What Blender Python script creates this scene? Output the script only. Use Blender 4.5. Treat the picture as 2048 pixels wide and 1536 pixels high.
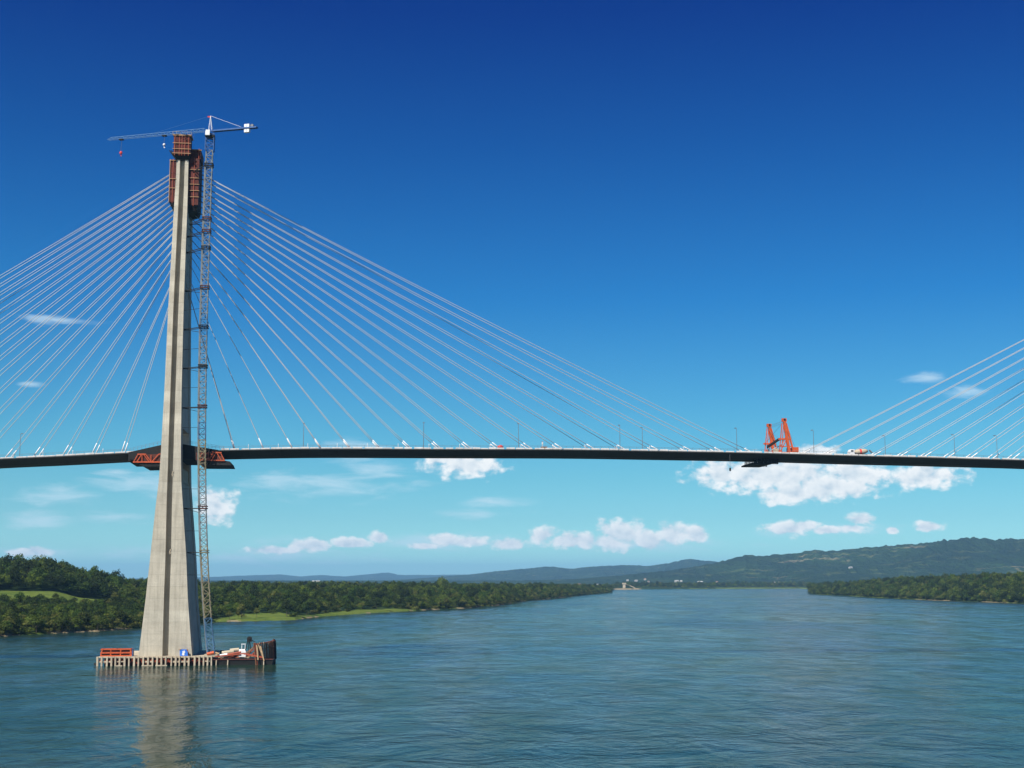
import bpy, math, random
import numpy as np
from mathutils import Vector, Matrix
random.seed(7); rng = np.random.default_rng(7)
for o in list(bpy.data.objects): bpy.data.objects.remove(o)
SC = bpy.context.scene; COL = SC.collection

# ------------------------------------------------------------------ camera
F, CX, CY, HOR, H = 2800.0, 1024.0, 768.0, 1160.0, 28.0     # focal length in photo pixels, horizon row, eye height
PIT = math.atan((HOR - CY) / F); CPI, SPI = math.cos(PIT), math.sin(PIT)
cam = bpy.data.cameras.new('camera'); cam_o = bpy.data.objects.new('camera', cam); COL.objects.link(cam_o)
cam.sensor_width = 36.0; cam.lens = 36.0 * F / 2048.0; cam.clip_start = 1.0; cam.clip_end = 120000.0
cam_o.location = (0, 0, H); cam_o.rotation_euler = (math.radians(90) + PIT, 0, 0)
SC.camera = cam_o
SC.view_settings.view_transform = 'Standard'; SC.view_settings.look = 'None'
SC.view_settings.gamma = 1.0; SC.view_settings.use_curve_mapping = False
SC.view_settings.exposure = 0.65
SUN_EL, SUN_AZ = math.radians(50), math.radians(31)          # sun behind the viewer, to the left
S2 = np.array([-math.sin(SUN_AZ) * math.cos(SUN_EL), -math.cos(SUN_AZ) * math.cos(SUN_EL), math.sin(SUN_EL)])

def ray(x, y):
    u = (x - CX) / F; v = (CY - y) / F
    return np.array([u, CPI - v * SPI, SPI + v * CPI])
CAM = np.array([0, 0, H])
def onz(x, y, z):
    r = ray(x, y); return CAM + r * ((z - H) / r[2])
def azel(x, y):
    r = ray(x, y); r = r / np.linalg.norm(r); return math.atan2(r[0], r[1]), math.asin(r[2])

# ------------------------------------------------------------------ node helpers
def N(nt, typ, **kw):
    n = nt.nodes.new(typ)
    for k, v in kw.items():
        if k.startswith('i_'):
            key = k[2:]; key = int(key) if key.isdigit() else key.replace('_', ' ')
            n.inputs[key].default_value = v
        else: setattr(n, k, v)
    return n
def L(nt, a, b): nt.links.new(a, b)
def math_n(nt, op, a, b=None, c=None, clamp=False):
    n = nt.nodes.new('ShaderNodeMath'); n.operation = op; n.use_clamp = clamp
    for i, v in enumerate((a, b, c)):
        if v is None: continue
        if hasattr(v, 'is_linked') or hasattr(v, 'links'): nt.links.new(v, n.inputs[i])
        else: n.inputs[i].default_value = v
    return n.outputs[0]
def vm(nt, op, a, b=None):
    n = nt.nodes.new('ShaderNodeVectorMath'); n.operation = op
    for i, v in enumerate((a, b)):
        if v is None: continue
        if hasattr(v, 'links'): nt.links.new(v, n.inputs[i])
        else: n.inputs[i].default_value = v
    return n
def ramp(nt, fac, stops, interp='LINEAR'):
    n = nt.nodes.new('ShaderNodeValToRGB'); cr = n.color_ramp; cr.interpolation = interp
    while len(cr.elements) < len(stops): cr.elements.new(0.5)
    for e, (p, c) in zip(cr.elements, stops):
        e.position = p; e.color = (c[0], c[1], c[2], 1) if hasattr(c, '__len__') else (c, c, c, 1)
    nt.links.new(fac, n.inputs[0]); return n.outputs[0]
def mixc(nt, fac, a, b, mode='MIX'):
    n = nt.nodes.new('ShaderNodeMix'); n.data_type = 'RGBA'; n.blend_type = mode
    for k, v in ((0, fac), (6, a), (7, b)):
        if hasattr(v, 'links'): nt.links.new(v, n.inputs[k])
        else:
            n.inputs[k].default_value = v if k == 0 else (v[0], v[1], v[2], 1)
    return n.outputs[2]
def noise(nt, vec, scale, detail=4, rough=0.55, dist=0.0):
    n = nt.nodes.new('ShaderNodeTexNoise'); n.inputs['Scale'].default_value = scale; n.inputs['Detail'].default_value = detail
    n.inputs['Roughness'].default_value = rough; n.inputs['Distortion'].default_value = dist
    if vec is not None: nt.links.new(vec, n.inputs['Vector'])
    return n.outputs[0]

# ------------------------------------------------------------------ world: sky and clouds
world = bpy.data.worlds.new('World'); SC.world = world; world.use_nodes = True
wt = world.node_tree; wt.nodes.clear()
WS = 0.1
out = N(wt, 'ShaderNodeOutputWorld'); bg = N(wt, 'ShaderNodeBackground'); bg.inputs[1].default_value = WS
L(wt, bg.outputs[0], out.inputs[0])
sky = N(wt, 'ShaderNodeTexSky', sky_type='NISHITA'); sky.sun_disc = False
sky.sun_elevation = SUN_EL; sky.sun_rotation = math.pi + SUN_AZ
sky.air_density = 1.0; sky.dust_density = 0.3; sky.ozone_density = 3.0
tc = N(wt, 'ShaderNodeTexCoord'); sep = N(wt, 'ShaderNodeSeparateXYZ'); L(wt, tc.outputs['Generated'], sep.inputs[0])
az = math_n(wt, 'ARCTAN2', sep.outputs[0], sep.outputs[1]); el = math_n(wt, 'ARCSINE', sep.outputs[2])
comb = N(wt, 'ShaderNodeCombineXYZ'); L(wt, az, comb.inputs[0]); L(wt, el, comb.inputs[1])
P2 = comb.outputs[0]
# deep, polarised blue: the clear sky's colour is filtered as a function of height above the horizon
eln = math_n(wt, 'DIVIDE', el, math.radians(90), clamp=True)
SKYTINT = [(0.0, (0.44, 0.82, 0.98)), (0.011, (0.40, 0.78, 0.93)), (0.028, (0.29, 0.60, 0.74)), (0.045, (0.225, 0.545, 0.66)), (0.0677, (0.165, 0.50, 0.635)), (0.1267, (0.05, 0.35, 0.62)),
           (0.194, (0.018, 0.215, 0.515)), (0.2545, (0.002, 0.110, 0.425)), (1.0, (0.002, 0.10, 0.40))]
clear = mixc(wt, 1.0, sky.outputs[0], ramp(wt, eln, SKYTINT), 'MULTIPLY')
def cloud_field(lst):
    cur = None
    for (x, y, rx, ry) in lst:
        a0, e0 = azel(x, y); ra = rx / F; re = ry / F
        d = vm(wt, 'SUBTRACT', P2, (a0, e0, 0)).outputs[0]
        d = vm(wt, 'MULTIPLY', d, (1 / ra, 1 / re, 0)).outputs[0]
        l = vm(wt, 'LENGTH', d).outputs['Value']
        cur = l if cur is None else math_n(wt, 'MINIMUM', cur, l)
    return math_n(wt, 'SUBTRACT', 1.0, cur)
PUFF = [(1245,1068,62,36),(1215,1082,50,20),(1300,1078,45,24),(1350,1066,40,26),(1392,1068,34,20),(1130,1082,60,18),(1088,1070,34,20),
        (1165,1080,45,20),(1020,1088,42,14),(890,1079,50,16),(935,1083,48,14),(850,1092,40,9),(1575,1057,50,18),(1610,1052,30,14),(1722,1040,30,16),
        (1708,1056,34,12),(1655,1060,34,9),(1860,1053,36,12),(1786,1060,16,8),(1555,950,185,42),(1440,948,60,34),(1650,972,140,34),
        (1710,950,84,34),(1590,985,100,26),(1625,905,56,16),(1850,952,84,30),(930,930,84,30),(890,918,60,18),(432,1014,46,40),(425,1000,34,26),
        (756,1076,30,13),(700,1086,64,12),(622,1090,64,14),(545,1100,60,10),(60,1104,50,12)]
WISP = [(640,968,210,34),(750,940,90,24),(270,965,110,28),(230,945,60,12),(130,990,90,22),(90,1040,90,18),(210,1035,90,15),(110,640,90,11),
        (1860,755,46,12),(1930,785,56,16),(990,1005,90,12),(970,1028,100,12),(300,1105,160,16),(520,1112,260,24),(60,768,26,6),(90,1108,110,20),
        (700,905,80,30),(400,985,80,20),(850,1085,300,20),(1300,1090,200,16),(1660,1062,160,16)]
gp = cloud_field(PUFF); gw = cloud_field(WISP)
pv = vm(wt, 'MULTIPLY', P2, (90, 120, 1)).outputs[0]
n1 = noise(wt, pv, 1.0, 6, 0.53, 0.15)
pv2 = vm(wt, 'ADD', pv, (-0.28, 0.50, 0)).outputs[0]
n2 = noise(wt, pv2, 1.0, 6, 0.53, 0.15)
fld = math_n(wt, 'ADD', math_n(wt, 'MULTIPLY', math_n(wt, 'MAXIMUM', gp, -1.0), 1.0), math_n(wt, 'MULTIPLY', math_n(wt, 'SUBTRACT', n1, 0.47), 1.9))
den = N(wt, 'ShaderNodeMapRange', interpolation_type='SMOOTHSTEP'); L(wt, fld, den.inputs[0]); den.inputs[1].default_value = 0.0; den.inputs[2].default_value = 0.62
wv = vm(wt, 'MULTIPLY', P2, (26, 120, 1)).outputs[0]
n3 = noise(wt, wv, 1.0, 6, 0.62, 0.4)
fw = math_n(wt, 'ADD', math_n(wt, 'MULTIPLY', math_n(wt, 'MAXIMUM', gw, -1.0), 0.6), math_n(wt, 'MULTIPLY', math_n(wt, 'SUBTRACT', n3, 0.52), 1.8))
dw = N(wt, 'ShaderNodeMapRange', interpolation_type='SMOOTHSTEP'); L(wt, fw, dw.inputs[0]); dw.inputs[1].default_value = -0.08; dw.inputs[2].default_value = 0.75; dw.inputs[4].default_value = 0.60
lit = math_n(wt, 'ADD', math_n(wt, 'MULTIPLY', math_n(wt, 'SUBTRACT', n1, n2), 2.6), 0.66, clamp=True)
thick = N(wt, 'ShaderNodeMapRange'); L(wt, fld, thick.inputs[0]); thick.inputs[1].default_value = 0.45; thick.inputs[2].default_value = 1.05; thick.inputs[3].default_value = 1.0; thick.inputs[4].default_value = 0.62
CW = 0.72 / WS
ccol = mixc(wt, math_n(wt, 'MULTIPLY', lit, thick.outputs[0]), (0.56 * CW, 0.66 * CW, 0.74 * CW), (1.0 * CW, 0.99 * CW, 0.97 * CW))
s1 = mixc(wt, dw.outputs[0], clear, (0.62 * CW, 0.78 * CW, 0.88 * CW))
s2 = mixc(wt, math_n(wt, 'MULTIPLY', den.outputs[0], 0.95), s1, ccol)
L(wt, s2, bg.inputs[0])

sun = bpy.data.lights.new('sun', 'SUN'); sun.energy = 4.6; sun.angle = math.radians(0.53); sun.color = (1.0, 0.95, 0.87)
sun_o = bpy.data.objects.new('sun', sun); COL.objects.link(sun_o)
sun_o.rotation_euler = Vector(S2).to_track_quat('Z', 'Y').to_euler(); sun_o.location = (-300, -300, 600)

# ------------------------------------------------------------------ materials
MAT = {}
def base_mat(name):
    m = bpy.data.materials.new(name); m.use_nodes = True; nt = m.node_tree
    b = nt.nodes['Principled BSDF']; MAT[name] = m
    return m, nt, b
def paint(name, col, rough=0.6, var=0.25, scale=0.6, metal=0.0, rust=0.0, bump=0.0):
    m, nt, b = base_mat(name)
    g = N(nt, 'ShaderNodeNewGeometry'); oi = N(nt, 'ShaderNodeObjectInfo')
    n = noise(nt, g.outputs['Position'], scale, 6, 0.65)
    v = ramp(nt, n, [(0.3, 1 - var), (0.7, 1 + var * 0.4)])
    c = mixc(nt, 1.0, col, v, 'MULTIPLY')
    rv = ramp(nt, oi.outputs['Random'], [(0, 1 - var * 0.6), (1, 1.0)])
    c = mixc(nt, 1.0, c, rv, 'MULTIPLY')
    if rust > 0:
        n2 = noise(nt, g.outputs['Position'], scale * 2.3, 8, 0.7)
        c = mixc(nt, ramp(nt, n2, [(0.55 - rust * 0.1, 0), (0.66, rust)]), c, (0.10, 0.045, 0.02))
    L(nt, c, b.inputs['Base Color']); b.inputs['Roughness'].default_value = rough; b.inputs['Metallic'].default_value = metal
    if bump:
        bp = N(nt, 'ShaderNodeBump'); bp.inputs['Strength'].default_value = bump; bp.inputs['Distance'].default_value = 0.1
        L(nt, n, bp.inputs['Height']); L(nt, bp.outputs[0], b.inputs['Normal'])
    return m
def concrete(name, col):
    m, nt, b = base_mat(name)
    g = N(nt, 'ShaderNodeNewGeometry'); oi = N(nt, 'ShaderNodeObjectInfo')
    p = g.outputs['Position']
    big = noise(nt, p, 0.16, 5, 0.6)
    st = noise(nt, vm(nt, 'MULTIPLY', p, (1.4, 1.4, 0.07)).outputs[0], 1.0, 5, 0.65)       # run-down streaks
    fine = noise(nt, p, 2.2, 6, 0.7)
    hz = noise(nt, vm(nt, 'MULTIPLY', p, (0.1, 0.1, 1.3)).outputs[0], 1.0, 3, 0.6)         # form-board banding
    c = mixc(nt, 1.0, col, ramp(nt, big, [(0.3, 0.80), (0.7, 1.08)]), 'MULTIPLY')
    c = mixc(nt, 1.0, c, ramp(nt, st, [(0.30, 0.78), (0.55, 1.0)]), 'MULTIPLY')
    c = mixc(nt, 1.0, c, ramp(nt, fine, [(0.3, 0.88), (0.7, 1.06)]), 'MULTIPLY')
    c = mixc(nt, 1.0, c, ramp(nt, hz, [(0.35, 0.96), (0.65, 1.02)]), 'MULTIPLY')
    c = mixc(nt, 1.0, c, ramp(nt, oi.outputs['Random'], [(0, (0.92, 0.905, 0.88)), (0.5, (0.98, 0.97, 0.96)), (1, (1.05, 1.05, 1.04))]), 'MULTIPLY')
    L(nt, c, b.inputs['Base Color']); b.inputs['Roughness'].default_value = 0.9
    bp = N(nt, 'ShaderNodeBump'); bp.inputs['Strength'].default_value = 0.25; bp.inputs['Distance'].default_value = 0.05
    L(nt, fine, bp.inputs['Height']); L(nt, bp.outputs[0], b.inputs['Normal'])
    return m
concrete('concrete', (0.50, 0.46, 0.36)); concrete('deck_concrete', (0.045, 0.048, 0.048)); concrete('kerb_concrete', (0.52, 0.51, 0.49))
concrete('cream_concrete', (0.50, 0.42, 0.30))
paint('cable_sheath', (0.42, 0.44, 0.44), 0.5, 0.12); paint('white_paint', (0.80, 0.80, 0.78), 0.5, 0.15, 1.0)
paint('red_formwork', (0.11, 0.011, 0.005), 0.8, 0.5, 0.9, rust=0.6); paint('red_waler', (0.40, 0.075, 0.03), 0.6, 0.3, 0.8)
paint('yellow_rail', (0.46, 0.26, 0.12), 0.6, 0.25); paint('black_steel', (0.012, 0.012, 0.011), 0.9, 0.4); paint('dark_rust', (0.10, 0.022, 0.010), 0.8, 0.5, 1.0)
paint('truss_orange', (0.56, 0.085, 0.016), 0.6, 0.4, 0.9, rust=0.5); paint('orange_paint', (0.62, 0.10, 0.018), 0.5, 0.3, 0.8, rust=0.35); paint('crane_blue', (0.035, 0.11, 0.30), 0.5, 0.3, 0.8)
paint('jib_blue', (0.10, 0.21, 0.36), 0.5, 0.25); paint('mast_grey', (0.21, 0.24, 0.24), 0.55, 0.35, 0.5, rust=0.5); paint('mast_ochre', (0.24, 0.21, 0.12), 0.6, 0.35, 0.6, rust=0.6)
paint('mast_blue', (0.06, 0.15, 0.26), 0.55, 0.35, 0.5, rust=0.3); paint('timber', (0.30, 0.13, 0.055), 0.85, 0.55, 1.5, bump=0.3); paint('pale_timber', (0.52, 0.36, 0.20), 0.85, 0.4, 1.5)
paint('blue_tarp', (0.03, 0.16, 0.60), 0.45, 0.2); paint('red_paint', (0.62, 0.04, 0.03), 0.5, 0.25); paint('grey_steel', (0.22, 0.23, 0.24), 0.5, 0.3, 1.0, metal=0.3)
paint('rubber', (0.02, 0.02, 0.02), 0.9, 0.2); paint('pale_roof', (0.42, 0.42, 0.40), 0.8, 0.2); paint('house_wall', (0.50, 0.47, 0.41), 0.9, 0.15); paint('roof_tile', (0.42, 0.20, 0.12), 0.9, 0.3)
paint('glass', (0.03, 0.05, 0.06), 0.1, 0.1); paint('skin', (0.30, 0.16, 0.10), 0.7, 0.1); paint('work_cloth', (0.62, 0.60, 0.56), 0.9, 0.2, 3.0); paint('helmet', (0.80, 0.42, 0.05), 0.4, 0.1)
paint('bark', (0.10, 0.075, 0.05), 0.95, 0.3, 1.0)
paint('asphalt', (0.05, 0.05, 0.05), 0.9, 0.2, 0.8)

def foliage(name, dark, mid, light):
    m, nt, b = base_mat(name)
    at = N(nt, 'ShaderNodeAttribute', attribute_name='tone'); oi = N(nt, 'ShaderNodeObjectInfo')
    t = math_n(nt, 'ADD', math_n(nt, 'MULTIPLY', at.outputs['Fac'], 0.5), math_n(nt, 'MULTIPLY', oi.outputs['Random'], 0.5))
    c = ramp(nt, t, [(0.22, dark), (0.52, mid), (0.86, light)])
    hs = N(nt, 'ShaderNodeHueSaturation'); L(nt, c, hs.inputs['Color'])
    L(nt, math_n(nt, 'ADD', 0.468, math_n(nt, 'MULTIPLY', oi.outputs['Random'], 0.045)), hs.inputs['Hue'])
    b.inputs['Roughness'].default_value = 0.75; b.inputs['Specular IOR Level'].default_value = 0.2
    L(nt, hs.outputs[0], b.inputs['Base Color'])
    tr = N(nt, 'ShaderNodeBsdfTranslucent'); L(nt, hs.outputs[0], tr.inputs[0])
    mx = N(nt, 'ShaderNodeMixShader'); mx.inputs[0].default_value = 0.25
    L(nt, b.outputs[0], mx.inputs[1]); L(nt, tr.outputs[0], mx.inputs[2]); L(nt, mx.outputs[0], nt.nodes['Material Output'].inputs[0])
    return m
foliage('leaf_dark', (0.007, 0.017, 0.002), (0.023, 0.047, 0.005), (0.068, 0.110, 0.011))
foliage('leaf_mid', (0.014, 0.030, 0.003), (0.050, 0.082, 0.008), (0.130, 0.165, 0.017))
foliage('leaf_pale', (0.045, 0.062, 0.010), (0.105, 0.120, 0.022), (0.170, 0.175, 0.036))

def water_mat():
    m, nt, b = base_mat('water')
    g = N(nt, 'ShaderNodeNewGeometry'); p = g.outputs['Position']
    nt.nodes.remove(b); gl = N(nt, 'ShaderNodeBsdfAnisotropic'); gl.inputs['Color'].default_value = (1, 1, 1, 1); df = N(nt, 'ShaderNodeBsdfDiffuse')
    # sediment-laden river: patches of siltier water drifting downstream
    silt = noise(nt, vm(nt, 'MULTIPLY', p, (0.004, 0.010, 0)).outputs[0], 1.0, 5, 0.6, 0.6)
    col = mixc(nt, ramp(nt, silt, [(0.35, 0), (0.7, 1)]), (0.004, 0.026, 0.026), (0.022, 0.034, 0.012))
    wind = noise(nt, vm(nt, 'MULTIPLY', p, (0.010, 0.0035, 0)).outputs[0], 1.0, 6, 0.62, 0.8)
    eddy = noise(nt, vm(nt, 'MULTIPLY', p, (0.045, 0.020, 0)).outputs[0], 1.0, 6, 0.65, 1.2)
    L(nt, ramp(nt, math_n(nt, 'ADD', math_n(nt, 'MULTIPLY', wind, 0.5), math_n(nt, 'MULTIPLY', eddy, 0.5)), [(0.40, 0.05), (0.60, 0.20)]), gl.inputs['Roughness'])
    w1 = noise(nt, vm(nt, 'MULTIPLY', p, (0.50, 0.44, 0)).outputs[0], 1.0, 5, 0.62, 0.6)
    w2 = noise(nt, vm(nt, 'MULTIPLY', p, (0.085, 0.065, 0)).outputs[0], 1.0, 4, 0.6, 1.0)
    w3 = noise(nt, vm(nt, 'MULTIPLY', p, (0.026, 0.015, 0)).outputs[0], 1.0, 3, 0.6, 1.2)
    hgt = math_n(nt, 'ADD', math_n(nt, 'MULTIPLY', w3, 4.0), math_n(nt, 'ADD', math_n(nt, 'MULTIPLY', w1, 0.34), math_n(nt, 'MULTIPLY', w2, 2.6)))
    bp = N(nt, 'ShaderNodeBump'); bp.inputs['Distance'].default_value = 0.50
    L(nt, ramp(nt, math_n(nt, 'ADD', math_n(nt, 'MULTIPLY', wind, 0.65), math_n(nt, 'MULTIPLY', eddy, 0.35)), [(0.40, 0.30), (0.60, 1.0)]), bp.inputs['Strength'])
    L(nt, hgt, bp.inputs['Height']); L(nt, bp.outputs[0], gl.inputs['Normal'])
    # surface glare is cut by about half, as through a polarising filter
    fr = N(nt, 'ShaderNodeFresnel'); fr.inputs[0].default_value = 1.33; L(nt, bp.outputs[0], fr.inputs['Normal'])
    mx = N(nt, 'ShaderNodeMixShader'); L(nt, math_n(nt, 'MULTIPLY', fr.outputs[0], ramp(nt, eddy, [(0.36, 0.48), (0.64, 0.74)])), mx.inputs[0])
    L(nt, col, df.inputs[0]); L(nt, df.outputs[0], mx.inputs[1]); L(nt, gl.outputs[0], mx.inputs[2]); L(nt, mx.outputs[0], nt.nodes['Material Output'].inputs[0])
water_mat()
def terrain_mat():
    m, nt, b = base_mat('terrain')
    g = N(nt, 'ShaderNodeNewGeometry'); p = g.outputs['Position']
    at = N(nt, 'ShaderNodeAttribute', attribute_name='cover'); sp = N(nt, 'ShaderNodeSeparateColor'); L(nt, at.outputs['Color'], sp.inputs[0])
    nA = noise(nt, p, 0.05, 6, 0.65); nB = noise(nt, p, 0.004, 6, 0.62, 0.5); nC = noise(nt, p, 0.0016, 5, 0.6, 0.6)
    hforest = mixc(nt, ramp(nt, nA, [(0.35, 0), (0.65, 1)]), (0.008, 0.022, 0.007), (0.028, 0.055, 0.015))
    forest = mixc(nt, ramp(nt, nA, [(0.35, 0), (0.65, 1)]), (0.012, 0.027, 0.008), (0.034, 0.062, 0.016))
    field = mixc(nt, ramp(nt, nB, [(0.4, 0), (0.6, 1)]), (0.115, 0.170, 0.022), (0.165, 0.180, 0.045))
    bare = mixc(nt, ramp(nt, nA, [(0.4, 0), (0.6, 1)]), (0.13, 0.115, 0.06), (0.21, 0.17, 0.095))
    nD = noise(nt, p, 0.011, 5, 0.6, 0.4)
    patch = ramp(nt, math_n(nt, 'ADD', math_n(nt, 'MULTIPLY', nB, 0.45), math_n(nt, 'MULTIPLY', nD, 0.55)), [(0.545, 0), (0.60, 0.85)])
    patch2 = ramp(nt, math_n(nt, 'ADD', math_n(nt, 'MULTIPLY', nD, 0.5), math_n(nt, 'MULTIPLY', nC, 0.5)), [(0.60, 0), (0.64, 0.8)])
    hill = mixc(nt, patch, hforest, (0.075, 0.098, 0.028)); hill = mixc(nt, patch2, hill, bare)
    hill = mixc(nt, 1.0, hill, ramp(nt, nC, [(0.35, 0.75), (0.65, 1.25)]), 'MULTIPLY')
    c = mixc(nt, sp.outputs[0], hill, forest)
    grass = mixc(nt, ramp(nt, nA, [(0.35, 0), (0.65, 1)]), (0.060, 0.100, 0.014), (0.130, 0.165, 0.030))
    c = mixc(nt, sp.outputs[1], c, grass)
    c = mixc(nt, sp.outputs[2], c, (0.30, 0.235, 0.14))
    L(nt, c, b.inputs['Base Color']); b.inputs['Roughness'].default_value = 0.95; b.inputs['Specular IOR Level'].default_value = 0.1
    bp = N(nt, 'ShaderNodeBump'); bp.inputs['Strength'].default_value = 1.0; bp.inputs['Distance'].default_value = 6.0
    far = math_n(nt, 'SUBTRACT', 1.0, sp.outputs[0])
    fold = noise(nt, vm(nt, 'MULTIPLY', p, (0.0030, 0.0012, 0)).outputs[0], 1.0, 7, 0.62, 0.6)
    hh = math_n(nt, 'ADD', nA, math_n(nt, 'MULTIPLY', math_n(nt, 'MULTIPLY', math_n(nt, 'ABSOLUTE', math_n(nt, 'SUBTRACT', fold, 0.5)), far), -70.0))
    L(nt, hh, bp.inputs['Height']); L(nt, bp.outputs[0], b.inputs['Normal'])
terrain_mat()

# ------------------------------------------------------------------ mesh helpers
class MB:
    def __init__(s): s.v = []; s.f = []
    def add(s, vs, fs):
        n = len(s.v); s.v += [tuple(map(float, q)) for q in vs]; s.f += [tuple(i + n for i in f) for f in fs]; return s
    def box(s, a, b):
        (x0, y0, z0), (x1, y1, z1) = a, b
        return s.add([(x0,y0,z0),(x1,y0,z0),(x1,y1,z0),(x0,y1,z0),(x0,y0,z1),(x1,y0,z1),(x1,y1,z1),(x0,y1,z1)],
                     [(3,2,1,0),(4,5,6,7),(0,1,5,4),(1,2,6,5),(2,3,7,6),(3,0,4,7)])
    def cbox(s, c, d): return s.box([c[i] - d[i] / 2 for i in range(3)], [c[i] + d[i] / 2 for i in range(3)])
    def beam(s, p, q, w, h=None, n=4):
        h = h or w; p = Vector(p); q = Vector(q); d = (q - p)
        if d.length < 1e-6: return s
        d.normalize(); up = Vector((0, 0, 1)) if abs(d.z) < 0.95 else Vector((0, 1, 0))
        x = d.cross(up).normalized(); y = x.cross(d).normalized()
        if n == 4: ring = [(x * a * w / 2 + y * b * h / 2) for a, b in ((-1,-1),(1,-1),(1,1),(-1,1))]
        else: ring = [x * math.cos(2*math.pi*k/n) * w / 2 + y * math.sin(2*math.pi*k/n) * h / 2 for k in range(n)]
        vs = [p + r for r in ring] + [q + r for r in ring]
        fs = [(k, (k+1) % n, n + (k+1) % n, n + k) for k in range(n)] + [tuple(range(n-1, -1, -1)), tuple(range(n, 2*n))]
        return s.add(vs, fs)
    def tube(s, pts, r, n=6):
        pts = [Vector(p) for p in pts]; base = len(s.v); rr = r if hasattr(r, '__len__') else [r] * len(pts)
        for i, p in enumerate(pts):
            d = (pts[min(i+1, len(pts)-1)] - pts[max(i-1, 0)]).normalized(); up = Vector((0,0,1)) if abs(d.z) < 0.95 else Vector((0,1,0))
            x = d.cross(up).normalized(); y = x.cross(d).normalized()
            for k in range(n): s.v.append(tuple(p + (x * math.cos(2*math.pi*k/n) + y * math.sin(2*math.pi*k/n)) * rr[i]))
        for i in range(len(pts) - 1):
            for k in range(n): s.f.append((base+i*n+k, base+i*n+(k+1) % n, base+(i+1)*n+(k+1) % n, base+(i+1)*n+k))
        s.f.append(tuple(base + k for k in range(n-1, -1, -1))); s.f.append(tuple(base + (len(pts)-1)*n + k for k in range(n)))
        return s
    def prism(s, poly, axis, a, b):
        # poly: list of 2-D points, extruded along axis (0,1,2) from a to b
        def mk(q, c):
            l = list(q); l.insert(axis, c); return tuple(l)
        n = len(poly); vs = [mk(q, a) for q in poly] + [mk(q, b) for q in poly]
        fs = [(k, (k+1) % n, n+(k+1) % n, n+k) for k in range(n)] + [tuple(range(n-1,-1,-1)), tuple(range(n, 2*n))]
        return s.add(vs, fs)
    def ell(s, c, r, nu=10, nv=6):
        b = len(s.v); s.v.append((c[0], c[1], c[2]-r[2]))
        for j in range(1, nv):
            t = -math.pi/2 + math.pi*j/nv
            for k in range(nu): s.v.append((c[0]+r[0]*math.cos(t)*math.cos(2*math.pi*k/nu), c[1]+r[1]*math.cos(t)*math.sin(2*math.pi*k/nu), c[2]+r[2]*math.sin(t)))
        s.v.append((c[0], c[1], c[2]+r[2])); top = len(s.v)-1
        for k in range(nu): s.f.append((b, b+1+(k+1) % nu, b+1+k)); s.f.append((top, top-nu+k, top-nu+(k+1) % nu))
        for j in range(nv-2):
            for k in range(nu): s.f.append((b+1+j*nu+k, b+1+j*nu+(k+1) % nu, b+1+(j+1)*nu+(k+1) % nu, b+1+(j+1)*nu+k))
        return s
    def mesh(s, name, mat, off=(0,0,0), smooth=False):
        me = bpy.data.meshes.new(name); me.from_pydata([(v[0]-off[0], v[1]-off[1], v[2]-off[2]) for v in s.v], [], s.f)
        me.materials.append(MAT[mat])
        bm_fix(me)
        if smooth: me.shade_smooth()
        me.update(); return me
    def build(s, name, mat, parent=None, off=None, smooth=False):
        if off is None: off = tuple(parent['_o']) if parent is not None and '_o' in parent.keys() else (0,0,0)
        o = bpy.data.objects.new(name, s.mesh(name, mat, off, smooth)); COL.objects.link(o)
        if parent is not None: o.parent = parent
        return o
import bmesh
def bm_fix(me):
    bm = bmesh.new(); bm.from_mesh(me); bmesh.ops.recalc_face_normals(bm, faces=bm.faces); bm.to_mesh(me); bm.free()
def tag(o, label, cat, group=None, kind=None):
    if label: o['label'] = label
    if cat: o['category'] = cat
    if group: o['group'] = group
    if kind: o['kind'] = kind
    return o
def obj(name, me, parent=None, loc=None):
    o = bpy.data.objects.new(name, me); COL.objects.link(o)
    if parent is not None: o.parent = parent
    if loc is not None: o.location = loc
    return o

# bridge frame: s along the deck, t across it (positive away from the viewer), z up
TH = math.asin(0.12); AV = np.array([math.cos(TH), math.sin(TH), 0]); TV = np.array([-math.sin(TH), math.cos(TH), 0])
ORG = onz(330.5, 1316, 2.4) + TV * 17.5; ORG[2] = 0
def stz(w): d = w - ORG; return np.array([d @ AV, d @ TV, w[2]])
def ont(x, y, t):
    r = ray(x, y); return stz(CAM + r * ((t - (CAM - ORG) @ TV) / (r @ TV)))
def onh(x, y, z): return stz(onz(x, y, z))
def W3(s, t, z): return ORG + AV * s + TV * t + np.array([0, 0, z])
def thing(name, label, cat, base, group=None, frame=True):
    """Empty at the thing's base; parts are given in bridge coordinates (s,t,z)."""
    o = bpy.data.objects.new(name, None); COL.objects.link(o); o.empty_display_size = 1.0
    if frame: o.location = W3(*base); o.rotation_euler = (0, 0, TH)
    else: o.location = base
    o['_o'] = [float(q) for q in base]
    return tag(o, label, cat, group)

# ------------------------------------------------------------------ water and land
me = bpy.data.meshes.new('river'); R = 36000.0
me.from_pydata([(-R,-R,0),(R,-R,0),(R,R,0),(-R,R,0)], [], [(0,1,2,3)]); me.materials.append(MAT['water'])
tag(obj('river', me), None, None, None, 'structure')

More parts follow.
